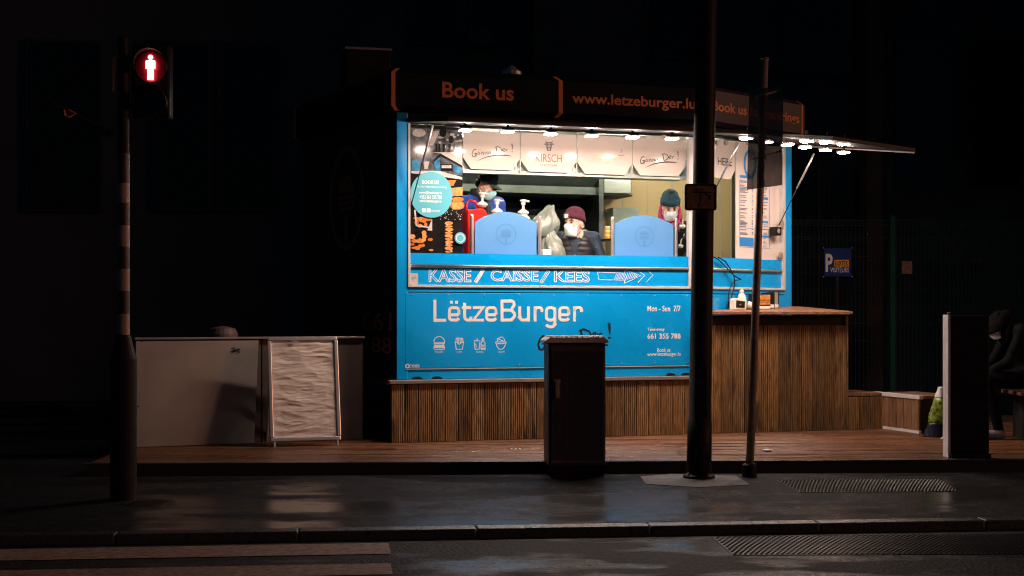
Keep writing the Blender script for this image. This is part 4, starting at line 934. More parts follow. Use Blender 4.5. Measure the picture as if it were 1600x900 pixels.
    def cuff(s, name, m, rx, ry, z0, h, tilt, th=.008):
        def fn(mb, f):
            n = 28; vs = []
            for (e, dz) in ((0, 0), (th, .004), (th, h - .004), (0, h)):
                for i in range(n):
                    a = 2 * math.pi * i / n; y = (ry + e) * math.sin(a); vs.append(f(((rx + e) * math.cos(a), .012 + y, z0 + dz - y * math.tan(R(tilt)))))
            mb.add(vs, [(j * n + i, j * n + (i + 1) % n, ((j + 1) % 4) * n + (i + 1) % n, ((j + 1) % 4) * n + i) for j in range(4) for i in range(n)])
        return s.head_mb(name, fn, m)

def standing(k=1.0, arm=None, sh=.18, kz=1.0):
    a = arm or dict(l=((.25, -.0, 1.10), (.19, -.2, .88)), r=((-.25, -.0, 1.10), (-.19, -.2, .88)))
    g = lambda *v: tuple(np.array(v) * np.array((k, k, k * kz)))
    pr = [('e', g(0, .0, 1.40), np.array((.13, .085, .08)) * k, None, .05), ('e', g(0, 0, 1.24), np.array((.165, .115, .20)) * k, None, .05), ('e', g(0, .0, 1.02), np.array((.155, .11, .17)) * k, None, .06), ('e', g(0, .01, .90), np.array((.165, .12, .12)) * k, None, .05),
          ('c', g(-sh, .0, 1.39), g(sh, .0, 1.39), .062 * k, .062 * k, .05)]
    for sx, key in ((1, 'l'), (-1, 'r')):
        e, w = a[key]; pr += [('c', g(sx * sh, 0, 1.385), g(*e), .060 * k, .048 * k, .03), ('c', g(*e), g(*w), .047 * k, .034 * k, .02)]
        pr += [('c', g(sx * .085, .01, .88), g(sx * .095, .0, .48), .085 * k, .058 * k, .04), ('c', g(sx * .095, 0, .48), g(sx * .1, .02, .09), .055 * k, .04 * k, .02), ('c', g(sx * .1, .03, .045), g(sx * .115, -.15, .04), .042 * k, .036 * k, .02)]
    return pr, a, g
# -- man in royal blue with a dark cap, turned to the right, behind the left screen
pr, a, g = standing(1.07, None, .18, 1.055)
pm = T(*(lambda q: (q[0] + .0, -.52, FLOOR))(T.on(750, 300, -.52)))
hz = T.Z(760, 290, -.52) - FLOOR
p1 = Person('man in royal blue jacket, dark cap and blue face mask looking down to the right', pm, 30, (.0, -.13, hz - .01), 32, 26, pr, M['skin'], M['bluej'], M['trous'],
            [(g(*a['l'][1]), (0, -1, -.2), -1), (g(*a['r'][1]), (0, -1, -.2), 1)], .9, 'staff inside the food truck', hi=(.39, .26, 2.0))
p1.mask(M['maskb'])
p1.dome('cap_crown', M['cap'], .086, .104, .112, .03, 6, (0, .0), zc=.03)
p1.head_mb('cap_brim', lambda mb, f: mb.add([f((.074 * math.sin(t) * (1 - .12 * j), -.080 * math.cos(t) - .004 - j * .085 * math.cos(t) ** .6, .040 - j * .016 - .008 * abs(math.sin(t)) + e)) for e in (0, .004) for j in (0, .5, 1) for t in [-1.1 + 2.2 * i / 10 for i in range(11)]],
    [(b + j * 11 + i, b + j * 11 + i + 1, b + (j + 1) * 11 + i + 1, b + (j + 1) * 11 + i) for b in (0, 33) for j in (0, 1) for i in range(10)] + [(22 + i, 23 + i, 56 + i, 55 + i) for i in range(10)]), M['cap'])
p1.head_mb('cap_badge', lambda mb, f: mb.ellipsoid(f((-.01, -.094, .085)), (.02, .008, .012), 8, 6), M['cyan'])
p1.head_mb('hair', lambda mb, f: mb.ellipsoid(f((0, .045, .005)), (.081, .066, .062), 14, 10), M['hair'])
p1.head_mb('glasses', lambda mb, f: [mb.tube([f((sx * .034 + .021 * math.cos(t), -.104, .0 + .016 * math.sin(t))) for t in [2 * math.pi * i / 12 for i in range(12)]], .002, 5, closed=True) for sx in (-1, 1)] and mb.tube([f((.055, -.102, .004)), f((.08, -.02, .008)), f((.084, .01, .004))], .002, 5), M['black'])
p1.sdf_part('collar', [('c', g(-.05, -.02, 1.475), g(.05, -.02, 1.475), .062, .062, .02), ('c', g(-.05, -.07, 1.45), g(.0, -.11, 1.36), .03, .02, .02), ('c', g(.05, -.07, 1.45), g(.0, -.11, 1.36), .03, .02, .02), ('c', g(0, -.10, 1.36), g(0, -.105, 1.22), .055, .05, .02)], M['cap'], (-.2, -.25, 1.2), (.2, .12, 1.7))
# -- woman in burgundy beanie and black vest, leaning on the counter
arm = dict(l=((.275, -.04, 1.14), (.17, -.2, .98)), r=((-.275, -.04, 1.14), (-.17, -.2, .98)))
pr, a, g = standing(.955, arm, .175, .945)
pw_ = T(*(lambda q: (q[0], -.40, FLOOR))(T.on(900, 350, -.40)))
hz = T.Z(900, 351, -.42) - FLOOR
p2 = Person('woman in burgundy beanie, white face mask and black vest looking left at the counter', pw_, -8, (-.015, -.065, hz + .006), -26, -1, pr, M['skin2'], M['navy'], M['trous'],
            [(g(*a['l'][1]), (-.3, -1, -.2), -1), (g(*a['r'][1]), (.3, -1, -.2), 1)], .85, 'staff inside the food truck', hs=1.06)
p2.mask(M['maskw'])
p2.dome('beanie', M['burg'], .088, .108, .112, .038, 12, (0, .03), .008)
p2.cuff('beanie_cuff', M['burg'], .0885, .107, .022, .048, 12, .006)
p2.head_mb('beanie_label', lambda mb, f: mb.add([f((x, y - .002, z)) for x, y, z in ((-.030, -.108, .042), (.004, -.112, .042), (.004, -.110, .076), (-.030, -.106, .076), (-.030, -.09, .042), (.004, -.09, .042), (.004, -.09, .076), (-.030, -.09, .076))], [(0, 1, 2, 3), (4, 7, 6, 5), (0, 3, 7, 4), (1, 5, 6, 2), (3, 2, 6, 7), (0, 4, 5, 1)]), M['paper'], False)
p2.head_mb('hair', lambda mb, f: mb.ellipsoid(f((0, .055, -.01)), (.076, .058, .075), 14, 10), M['hair'])
k = .955
def quilt(prims):
    f0 = sd(prims)
    return lambda p: f0(p) - .016 - .0045 * np.abs(np.sin(p[:, 2] * 62))
vp = [('e', np.array((0, .0, 1.36 * .945)) * k, np.array((.14, .09, .08)) * k, None, .05), ('e', np.array((0, 0, 1.22 * .945)) * k, np.array((.168, .12, .2)) * k, None, .05), ('e', np.array((0, 0, 1.02 * .945)) * k, np.array((.16, .118, .16)) * k, None, .05)]
pos, fc = surface(quilt(vp), (-.28, -.24, .65), (.28, .24, 1.4), .009)
cc_ = pos[fc].mean(1); fc = fc[~((cc_[:, 1] < -.02) & (np.abs(cc_[:, 0]) < .018 + np.clip(cc_[:, 2] - 1.05, 0, 1) * .25))]
me = bpy.data.meshes.new('vest'); me.from_pydata([tuple(v) for v in pos], [], [tuple(int(i) for i in q_) for q_ in fc]); me.materials.append(M['vest']); p2.part('vest', me)
p2.sdf_part('collar', [('c', (-.06, .02, 1.335 * k), (.06, .02, 1.335 * k), .07, .07, .02), ('c', (-.075, -.02, 1.335 * k), (-.028, -.085, 1.24 * k), .034, .022, .03), ('c', (.075, -.02, 1.335 * k), (.03, -.085, 1.24 * k), .034, .022, .03)], M['vest'], (-.2, -.2, .95), (.2, .15, 1.6))
p2.part('zip', MB().tube([(0, -.11, 1.10), (.0, -.122, 1.04), (0, -.126, .96), (0, -.12, .88)], .003, 6), M['maskb'])
for (x, y, z) in ((.07, -.135, 1.02), (.258, -.075, 1.0), (.2, -.06, 1.16)): p2.part('badge', MB().ellipsoid((x, y, z), (.012, .008, .014), 8, 6), M['paper'])
# -- woman in petrol beanie with pink scarf, head down, behind the right screen
pr, a, g = standing(1.0, None, .18, .955)
pt = T(*(lambda q: (q[0], -.55, FLOOR))(T.on(1044, 320, -.55)))
hz = T.Z(1044, 325, -.57) - FLOOR
p3 = Person('person in petrol blue beanie and pink scarf with pale blue mask, head bowed', pt, 10, (-.0, -.07, hz), -8, 22, pr, M['skin2'], M['darkcl'], M['trous'],
            [(g(*a['l'][1]), (-.3, -1, -.2), -1), (g(*a['r'][1]), (.3, -1, -.2), 1)], .85, 'staff inside the food truck', hi=(.37, .26, 1.85))
p3.mask(M['maskw'])
p3.dome('beanie', M['teal'], .092, .108, .125, .045, 3, (0, .02), .045)
p3.cuff('beanie_cuff', M['teal'], .091, .108, .03, .058, 3, .007)
for sx in (-1, 1):
    p3.head_mb('scarf_fold', lambda mb, f: mb.tube([f((sx * .082, .02, .03)), f((sx * .095, .0, -.04)), f((sx * .10, -.03, -.10)), f((sx * .075, -.07, -.16)), f((sx * .06, -.08, -.24))], .015, 10, r1=.026), M['pink'])
p3.head_mb('scarf', lambda mb, f: mb.tube([f((-.09, -.0, -.12)), f((-.055, -.07, -.15)), f((0, -.09, -.16)), f((.055, -.07, -.15)), f((.09, 0, -.12)), f((.05, .08, -.1)), f((-.05, .08, -.1))], .03, 10, closed=True), M['pink'])
# -- person seated on a bench at the right edge of the deck
sx0 = ground(1640, 690, DECK_Z); SY = 12.9
seat_c = Vector((4.72, SY, DECK_Z))
bb = thing('wooden_bench', 'dark low bench under the seated person at the right edge', 'bench', seat_c + Vector((.1, 0, 0)))
for i in range(3): obj('seat_plank', MB().box(W, 4.52, 5.9, -SY - .25 + .17 * i, -SY - .25 + .16 + .17 * i, DECK_Z + .40, DECK_Z + .43), M['bench'], bb, bevel=.003)
for ux in (4.62, 5.7): obj('leg', MB().box(W, ux, ux + .07, -SY - .22, -SY + .2, DECK_Z, DECK_Z + .399), M['shadow_void'], bb)
pr = [('e', (0, -.16, .98), (.13, .085, .08), None, .05), ('e', (0, -.10, .84), (.165, .12, .18), None, .05), ('e', (0, -.02, .63), (.16, .13, .15), None, .05), ('e', (0, .02, .55), (.17, .14, .11), None, .05), ('c', (-.17, -.15, .97), (.17, -.15, .97), .065, .065, .05)]
for sx, kx in ((1, .10), (-1, -.12)):
    pr += [('c', (sx * .17, -.15, .96), (sx * .2, -.28, .70), .062, .05, .03), ('c', (sx * .2, -.28, .70), (sx * .07, -.44, .60), .048, .036, .02)]
    fy = -.42 if sx > 0 else -.50
    pr += [('c', (sx * .09, -.02, .54), (kx * 1.2, -.44, .535), .088, .064, .04), ('c', (kx * 1.2, -.44, .535), (kx * 1.2, fy + .07, .10), .06, .044, .02), ('c', (kx * 1.2, fy + .09, .045), (kx * 1.25, fy - .12, .04), .045, .036, .02)]
p4 = Person('person in dark hooded clothes sitting at the right edge of the deck', seat_c, -90, (0, -.30, 1.03), 0, 18, pr, M['skin'], M['darkcl'], M['trous'],
            [((.07, -.45, .60), (-.6, -.7, -.1), -1), ((-.07, -.45, .60), (.6, -.7, -.1), 1)], .0, None, res=.012, lo=(-.45, -.8, -.02), hi=(.45, .35, 1.4), shoes=M['shoe'], hooded=True)
p4.mask(M['maskw'])
p4.dome('hood', M['darkcl'], .104, .138, .14, -.03, -12, (0, .02), .01)
p4.head_mb('hood_back', lambda mb, f: mb.ellipsoid(f((0, .055, -.075)), (.118, .10, .15), 14, 10), M['darkcl'])

# ================================================================== THINGS IN THE WINDOW
def tin(px, n): return T.U(px, n)
CT = 1.642                                   # worktop height behind the sill
def at(px, n, z=CT): return T(T.U(px, n), n, z)
# red jerry can
n = -.30; b = at(742, n); fr = Frame((b.x, b.y), 22)
top = T.Z(742, 322, n)
can = thing('jerry_can', 'red plastic jerry can with a carrying handle behind the left screen', 'jerry can', b)
obj('tank', MB().prism(fr, [(-.10, CT), (.10, CT), (.10, top - .09), (.085, top - .045), (.05, top - .02), (-.095, top - .04), (-.10, top - .06)], -.075, .075), M['redcan'], can, bevel=.014)
obj('handle', MB().tube([fr(-.09, 0, top - .05), fr(-.085, 0, top + .02), fr(-.05, 0, top + .05), fr(.005, 0, top + .04), fr(.03, 0, top - .01)], .014, 8), M['redcan'], can, smooth=True)
obj('cap', MB().lathe(fr(.055, 0, top - .035), [(.026, 0), (.026, .04), (.02, .045)], 14), M['redcan'], can)
def pump(px, yt, ybase, n, label, on):
    b = at(px, n); zt = T.Z(px, yt, n); zb = T.Z(px, ybase, n); r_ = thing('sauce_pump', label, 'pump', (b.x, b.y, on), 'ivory pump dispensers behind the left screen')
    c = (b.x, b.y, 0)
    obj('collar', MB().lathe(c, [(.03, zb - .02), (.052, zb), (.05, zb + .012), (.03, zb + .026), (.016, zb + .034)], 16), M['pump'], r_, smooth=False)
    obj('stem', MB().lathe(c, [(.012, zb + .034), (.012, zt - .05), (.021, zt - .045), (.021, zt - .02)], 12), M['pump'], r_)
    obj('press_head', MB().lathe(c, [(.03, zt - .018), (.032, zt - .004), (.026, zt)], 14), M['pump'], r_, smooth=False)
    obj('spout', MB().tube([Vector((b.x, b.y, zt - .012)), T(T.U(px, n) + .05, n + .03, zt - .018)], .008, 8), M['pump'], r_)
    if on < zb - .1: obj('jar', MB().lathe(c, [(.055, on), (.06, on + .01), (.06, zb - .04), (.035, zb - .018)], 18), M['pump'], r_)
pump(753.5, 300.5, 320.5, -.29, 'ivory pump dispenser on top of the red jerry can', T.Z(753.5, 321, -.29))
pump(776.5, 311, 331, -.22, 'ivory pump dispenser behind the centre of the left screen arch', CT)
pump(817.5, 312, 333, -.22, 'ivory pump dispenser above the right shoulder of the left screen', CT)
# plastic bags
def blob(name, c, r, m, label, cat, seed, fr=None, amp=.11, group=None, par=None):
    bm = bmesh.new(); bmesh.ops.create_icosphere(bm, subdivisions=5 if r[0] > .1 else 3, radius=1); rr = random.Random(seed)
    waves = [(Vector((rr.uniform(-1, 1), rr.uniform(-1, 1), rr.uniform(-1, 1))).normalized(), rr.uniform(1.5, 4) if _ < 7 else rr.uniform(5, 8), rr.uniform(0, 6)) for _ in range(16)]
    for v in bm.verts:
        p = v.co.copy(); d = sum((1 - 2 * abs(math.sin(w.dot(p) * f_ + ph))) / (f_ ** .7) for w, f_, ph in waves) * amp
        if r[0] > .1: d += .10 * abs(mnoise.turbulence(p * 1.3 + Vector((seed, 0, 0)), 2, True)) - .05
        p *= 1 + d; p.z = max(p.z, -.78); v.co = Vector((p.x * r[0], p.y * r[1], (p.z + .78) * r[2])) + Vector(c)
    me = bpy.data.meshes.new(name); bm.to_mesh(me); bm.free(); me.materials.append(m)
    return single(name, me, m, label, cat, group, smooth=True)
def soft_bag(px, n, z0, rx, ry, h, label, seed, lean):
    """gathered thin plastic bag: smooth pillow with folds running to a twisted neck"""
    b = at(px, n, z0); vs = []; na, nz = 64, 40; rr = random.Random(seed); ph = [rr.uniform(0, 6.28) for _ in range(8)]
    for j in range(nz + 1):
        t = j / nz; prof = (math.sin(math.pi * min(1, .12 + t * .88)) ** .62) * (1 - .55 * t * t) + .16 * max(0, t - .82) / .18
        for i in range(na):
            a = 2 * math.pi * i / na
            fold = 1 + .10 * math.sin(2 * a + ph[0] + 2 * t) + .07 * math.sin(3 * a + ph[1] - 4 * t) + (.02 + .10 * t) * math.sin(7 * a + ph[2] + 3 * math.sin(5 * t + ph[3])) + .03 * math.sin(13 * a + ph[4] + 6 * t) + .05 * math.sin(9 * t + 2 * a + ph[5])
            q_ = T.u * (rx * prof * fold * math.cos(a) + lean * t * t) + T.n * (ry * prof * fold * math.sin(a)); vs.append(b + q_ + Vector((0, 0, max(0, h * (t + .03 * math.sin(3 * a + ph[6]) * t)))))
    mb = MB().add(vs, [(j * na + i, j * na + (i + 1) % na, (j + 1) * na + (i + 1) % na, (j + 1) * na + i) for j in range(nz) for i in range(na)] + [tuple(range(na - 1, -1, -1)), tuple(range(nz * na, (nz + 1) * na))])
    return single('plastic_bag', mb, M['bag'], label, 'bag', smooth=True)
soft_bag(862, -.33, CT + .001, .16, .10, .36, 'lower crumpled translucent plastic bag left of the woman in the beanie', 5, -.02)
soft_bag(850, -.36, CT + .30, .155, .09, .29, 'upper crumpled plastic bag lying on the other bag behind the counter', 9, .07)
b = at(853.5, -.09); bx_ = single('paper_box', MB().box(T, T.U(847, -.1), T.U(860, -.1), -.14, -.075, 1.642, T.Z(853, 390, -.1)), M['paper'], 'small white box on the sill left of the woman in the beanie', 'box', bevel=.003)
# stack of orange cups
cz = T.Z(950, 373.4, -.4); cb = T(T.U(949.5, -.42), -.42, cz)
for i in range(3):
    cp_ = thing('sauce_cup', ['bottom', 'middle', 'top'][i] + ' orange sauce cup in the small stack beside the right screen', 'cup', cb + Vector((0, 0, .0005 + i * .04)), 'stack of orange sauce cups')
    z = cb.z + .0005 + i * .04; obj('cup', MB().lathe((cb.x, cb.y, 0), [(.022, z), (.027, z + .031)], 14), M['cup'], cp_); obj('lid', MB().lathe((cb.x, cb.y, 0), [(.028, z + .0315), (.028, z + .037), (.024, z + .039)], 14), M['paper'], cp_)

# ================================================================== THINGS ON THE COUNTER
def ct(px, n): return T(T.U(px, n), n, CZ(n) + .001)
b = ct(1156, -.03); fr = Frame((b.x, b.y), 28)
rd = thing('table_clock', 'white framed clock radio with dark face on the wooden counter', 'clock radio', b)
obj('case', MB().prism(fr, [(-.08, b.z), (.08, b.z), (.088, b.z + .09), (.075, b.z + .10), (-.06, b.z + .115), (-.075, b.z + .10)], -.06, .0), M['pump'], rd, bevel=.012)
obj('face', MB().prism(fr, [(-.045, b.z + .022), (.055, b.z + .018), (.06, b.z + .08), (-.042, b.z + .092)], -.001, .003), M['black'], rd)
obj('logo', MB().disc(fr, .004, b.z + .052, .011, .0035, 14, rz=.006), M['galv'], rd, flatprint=True)
obj('back', MB().box(fr, -.05, .15, -.13, -.061, b.z, b.z + .085), M['tint'], rd, bevel=.01)
b = ct(1159, -.17); bt = thing('sanitiser_bottle', 'white plastic squeeze bottle standing behind the clock radio', 'bottle', b)
obj('bottle_body', MB().lathe((b.x, b.y, b.z), [(.038, 0), (.042, .01), (.042, .11), (.03, .14), (.018, .15), (.018, .155)], 18), M['pump'], bt, smooth=True)
obj('cap', MB().lathe((b.x, b.y, b.z), [(.022, .156), (.022, .178), (.01, .182), (.008, .2)], 14), M['pump'], bt)
b = ct(1194, -.12); fr = Frame((b.x, b.y), 26)
bg = thing('burger_box', 'box printed with a big burger picture on the wooden counter', 'box', b)
obj('carton', MB().box(fr, -.13, .075, -.08, 0, b.z, b.z + .145), M['black'], bg, bevel=.003)
for (z0, z1, m_, nm) in ((.095, .14, 'photo_bun', 'bun_print'), (.083, .096, 'greenbag', 'salad_print'), (.062, .084, 'photo_or', 'patty_print'), (.045, .062, 'photo_bun', 'bun_print'), (.006, .032, 'paper', 'label_print')):
    obj(nm, MB().box(fr, -.12, .07, .0005, .002 + z0 * .01, b.z + z0, b.z + z1), M[m_], bg)
for i, px in enumerate((1205.5, 1212.5)):
    b = ct(px, -.22 - .04 * i); fr = Frame((b.x, b.y), 40); nd = thing('napkin_holder', ['dark napkin holder just right of the burger box', 'steel napkin holder with white napkins at the right end of the counter items'][i], 'napkin holder', b)
    obj('case', MB().box(fr, -.035, .035, -.10, 0, b.z, b.z + .155), M['steeld' if i else 'black'], nd, bevel=.004)
    obj('napkins', MB().box(fr, -.03, .03, .0005, .006, b.z + .008, b.z + .04), M['paper'], nd); obj('side_plate', MB().box(fr, .0355, .043, -.10, .004, b.z, b.z + .16), M['black'], nd)
b = ct(1174, -.08); blob('paper_napkin', (b.x, b.y, b.z), (.045, .03, .05), M['paper'], 'crumpled pale napkin between clock radio and burger box', 'napkin', 21)

# ================================================================== STREET FURNITURE
# utility cabinet
b = ground(902, 745); UC = Frame((b.x, b.y), 5.5)
cabn = thing('utility_cabinet', 'brown utility cabinet with a lid coloured as lamp-lit standing in front of the blue truck', 'utility cabinet', b)
hw = .215; H_ = 1.00
obj('plinth', MB().box(UC, -hw + .01, hw - .01, -.30, -.01, 0, .08), M['darkpost'], cabn)
obj('carcass', MB().box(UC, -hw, hw, -.31, -.006, .081, H_), M['cabinet'], cabn, bevel=.008)
d_ = obj('door', MB().box(UC, -hw + .012, hw - .012, -.005, .012, .10, H_ - .03), M['cabinet'], cabn, bevel=.004)
for i in range(22):
    x = -hw + .03 + i * (2 * hw - .06) / 21; obj('door_rib', MB().box(UC, x - .0045, x + .0045, .0115, .0165, .13, H_ - .06), M['cabinet'], d_)
obj('handle', MB().box(UC, -hw + .045, -hw + .075, .012, .035, .59, .72).box(UC, -hw + .035, -hw + .085, .012, .02, .70, .73), M['galv'], d_, bevel=.004)
obj('lid', MB().prism(Frame((UC(0, 0, 0).x, UC(0, 0, 0).y), 5.5), [(-hw - .025, H_ + .001), (hw + .02, H_ + .001), (hw + .02, H_ + .02), (hw - .01, H_ + .045), (-hw + .01, H_ + .045), (-hw - .025, H_ + .02)], -.335, .025), M['cabtop_lit'], cabn, bevel=.006)
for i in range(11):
    x = -hw + .02 + i * (2 * hw - .04) / 10; obj('lid_rib', MB().box(UC, x - .008, x + .008, -.32, .015, H_ + .0455, H_ + .053), M['cabtop_lit'], cabn, bevel=.003)
# lamp post
b = ground(1092, 747); b1 = P(1104, 0, b.y + .0)
lpst = thing('lamp_post', 'tall thick black lamp post in front of the truck corner', 'lamp post', b)
top_ = b + (b1 - b) * 2.2
obj('pole', MB().tube([b + Vector((0, 0, .0)), b + (b1 - b) * .12, b + (b1 - b) * .121, b + (b1 - b) * .6, top_], .095, 20, r1=.074), M['darkpost'], lpst, smooth=True)
obj('base_ring', MB().lathe((b.x, b.y, 0), [(.118, .0), (.118, .02), (.10, .035)], 20), M['darkpost'], lpst)
for k_ in range(4):
    a_ = k_ * math.pi / 2 + .6; obj('base_bolt', MB().lathe((b.x + .105 * math.cos(a_), b.y + .105 * math.sin(a_), .022), [(.012, 0), (.012, .014), (.006, .016), (.006, .024)], 6), M['galv'], lpst)
obj('access_door', MB().box(Frame((b.x + .004, b.y), 0), -.045, .045, .06, .0955, .45, .85), M['darkpost'], lpst, bevel=.006)
obj('lamp_arm', MB().tube([top_, top_ + Vector((.1, -.4, .5)), top_ + Vector((.15, -1.2, .6))], .05, 10, r1=.035), M['darkpost'], lpst)
obj('lamp_head', MB().ellipsoid(top_ + Vector((.15, -1.4, .58)), (.14, .35, .07), 14, 8), M['darkpost'], lpst, smooth=True)
zc_ = P(1095, 308, b.y - .1); PF = Frame((zc_.x, zc_.y), 3)
def roundrect(w, h, r, cx=0, cz=0): return [(cx + x, cz + z) for x, z in rrect(-w, -h, w, h, r, 4)]
pl = obj('notice_plate', MB().prism(PF, roundrect(.118, .098, .018, 0, zc_.z), -.012, 0), M['plate'], lpst)
obj('plate_rim', MB().ribbon(PF, roundrect(.110, .090, .016, 0, zc_.z), .012, .002, True), M['darkpost'], pl, flatprint=True)
obj('plate_print', MB().ribbon(PF, [(-.06, zc_.z + .035), (.08, zc_.z + .035)], .008, .002).ribbon(PF, [(.0, zc_.z + .03), (.0, zc_.z - .045)], .006, .0023).ribbon(PF, [(.03, zc_.z + .03), (.07, zc_.z + .005), (.07, zc_.z - .02)], .008, .0026).ribbon(PF, [(-.012, zc_.z - .05), (-.012, zc_.z - .07)], .01, .0029), M['darkpost'], pl, flatprint=True)
lettering('TEST', PF, 1082, 1100, 295, 300, .002, M['darkpost'], pl)
# sign pole with smoked plate
b = ground(1171, 745); t_ = P(1195, 92, b.y)
sp_ = thing('sign_pole', 'thin leaning brown sign pole carrying a smoked grey plate', 'sign pole', b)
obj('pole', MB().tube([b, b + (t_ - b) * .5, t_], .031, 16, r1=.028), M['galv'], sp_, smooth=True)
obj('pole_cap', MB().ellipsoid(t_, (.034, .034, .012), 12, 6), M['galv'], sp_)
obj('base_sleeve', MB().lathe((b.x, b.y, 0), [(.055, 0), (.055, .09), (.045, .10), (.034, .10)], 16), M['darkpost'], sp_)
c = P(1192, 220, b.y - .05); SPF = Frame((c.x, c.y), -14)
z0, z1 = P(1190, 297, b.y).z, P(1190, 140, b.y).z
sm = obj('sign_plate', MB().prism(SPF, [(-.118, z0), (.142, z0 + .03), (.15, z1 + .01), (-.10, z1)], -.006, .0), M['smoked'], sp_)
for py in (245, 150):
    q_ = b + (t_ - b) * ((745 - py) / (745 - 92)); obj('clamp', MB().tube([SPF(-.07, -.012, q_.z - .02), SPF(-.03, .03, q_.z - .008), SPF(.02, .03, q_.z), SPF(.13, -.02, q_.z + .035)], .008, 6), M['galv'], sp_)
    obj('clamp_band', MB().lathe(q_, [(.034, -.015), (.037, -.012), (.037, .012), (.034, .015)], 14), M['galv'], sp_)
# pedestrian signal on its banded pole
TLY = 9.35; b = P(193, 0, TLY); b.z = 0
tl = thing('traffic_light', 'banded pole with pedestrian signal showing a red standing figure', 'traffic light', b)
obj('base_tube', MB().lathe((b.x, b.y, 0), [(.085, 0), (.085, .92), (.045, 1.08), (.045, 1.081)], 24), M['darkpost'], tl, smooth=False)
zs_ = [P(193, y, TLY).z for y in (525, 490, 455, 420, 386, 352, 318, 286, 240)]
for i, (a_, c_) in enumerate(zip(zs_, zs_[1:])): obj('band', MB().lathe((b.x, b.y, 0), [(.040, a_ + .001), (.040, c_ - .001)], 20), M['pstripe_w' if i % 2 == 0 else 'pstripe_b'], tl, smooth=False)
obj('pole', MB().lathe((b.x, b.y, 0), [(.037, 1.08), (.037, P(193, 60, TLY).z)], 20), M['darkpost'], tl)
TF = Frame((b.x, b.y - .02), 6); zc_ = P(236, 105, TLY).z
uc = TF.U(236)
obj('housing', MB().box(TF, uc - .125, uc + .125, -.15, .0, zc_ - .33, zc_ + .16), M['black'], tl, bevel=.02)
for zz_ in (zc_, zc_ - .24):
    vis = obj('visor', MB().tube([TF(uc + .105 * math.cos(R(a_)), .065, zz_ + .115 * math.sin(R(a_))) for a_ in range(-10, 191, 20)], .004, 6), M['black'], tl)
    k = 12; vs = []
    for n_ in (.0, .13):
        for i in range(k + 1):
            a_ = R(-15 + 210 * i / k); vs.append(TF(uc + .108 * math.cos(a_), n_ if n_ == 0 else .13 * max(.25, math.sin(a_) * .5 + .55), zz_ + .112 * math.sin(a_)))
    vo = obj('visor_hood', MB().add(vs, [(i, i + 1, k + 2 + i, k + 1 + i) for i in range(k)]), M['black'], tl, smooth=True, flatprint=True)
    so_ = vo.modifiers.new('solid', 'SOLIDIFY'); so_.thickness = .004
obj('lens', MB().disc(TF, uc, zc_, .10, .004, 30), M['redlens'], tl, flatprint=True)
obj('lens', MB().disc(TF, uc, zc_ - .24, .10, .004, 30), M['glass'], tl, flatprint=True)
s_ = .00155
fig = [(-15, 22), (15, 22), (17, 18), (17, -8), (11, -8), (11, -48), (-11, -48), (-11, -8), (-17, -8), (-17, 18)]
k_ = .088 / 48
mb = MB().flat(TF, [(uc + x * k_, zc_ + y * k_) for x, y in fig], .024).disc(TF, uc, zc_ + 33 * k_, 9.0 * k_, .024, 16); obj('red_figure', mb, M['redman'], tl, flatprint=True)
obj('mount_arm', MB().tube([TF(.0, -.01, zc_ + .05), TF(uc - .12, -.08, zc_ + .05)], .018, 8).tube([TF(.0, -.01, zc_ - .25), TF(uc - .12, -.08, zc_ - .25)], .018, 8), M['darkpost'], tl)
obj('side_plate', MB().tube([TF(-.06, -.02, zc_ - .16), TF(-.055, -.02, zc_ + .06), TF(-.03, -.01, zc_ + .1)], .016, 8), M['orange'], tl)

# screen boards left of the truck
pL = P(212, 0, 11.98); pR = P(570, 0, 12.75); ang = math.degrees(math.atan2(pR.y - pL.y, pR.x - pL.x)); SB = Frame((pL.x, pL.y), ang)
zr = SB.Z(300, 527)
ub = SB.U(404)
wb = single('white_board', MB().prism(SB, [(0, DECK_Z + .003), (SB.U(397), DECK_Z + .003), (ub, zr - .03), (0, zr - .03)], -.022, 0), M['whiteboard'], 'large plain white board standing on the deck at far left', 'board', bevel=.003)
obj('graffiti_tag', strokes(SB, [[(361, 545), (366, 543), (364, 549), (369, 544), (368, 551)], [(361, 552), (370, 547), (374, 544), (371, 549), (375, 550), (370, 553)], [(360, 549), (375, 546)]], lambda p: SB.on(p[0], p[1], .002), .008, .002), M['ink'], wb, flatprint=True)
obj('fixing', MB().disc(SB, SB.U(216), SB.Z(216, 635), .008, .002, 10).disc(SB, SB.U(222), SB.Z(222, 533), .006, .002, 10), M['black'], wb, flatprint=True)
uz = SB.U(568)
bs = thing('screen_fence', 'dark brown low screen with aluminium top rail behind the poster stand', 'screen', SB(1.3, -.05, DECK_Z))
obj('panel', MB().box(SB, SB.U(411), uz, -.05, -.028, DECK_Z + .003, zr - .02), M['brownboard'], bs)
obj('panel', MB().box(SB, -.0, SB.U(409), -.05, -.028, DECK_Z + .003, zr - .02), M['brownboard'], bs)
obj('rail', MB().box(SB, -.01, uz + .01, -.055, .01, zr - .018, zr), M['rail'], bs, bevel=.003)
for ux in (.0, SB.U(409), uz): obj('post', MB().box(SB, ux - .02, ux + .02, -.10, -.052, DECK_Z, zr - .02), M['darkpost'], bs)
b = SB(SB.U(348, -.3), -.3, DECK_Z)
bar = thing('barrel', 'brown barrel top showing just above the screen rail at left', 'barrel', b)
obj('barrel_body', MB().lathe(b, [(.13, 0), (.16, .3), (.165, .5), (.15, .8), (.13, .90)], 20), M['pillar'], bar, smooth=True); obj('lid', MB().lathe(b, [(.135, .90), (.135, .95), (.11, 1.0), (.02, 1.02)], 20), M['brownboard'], bar)

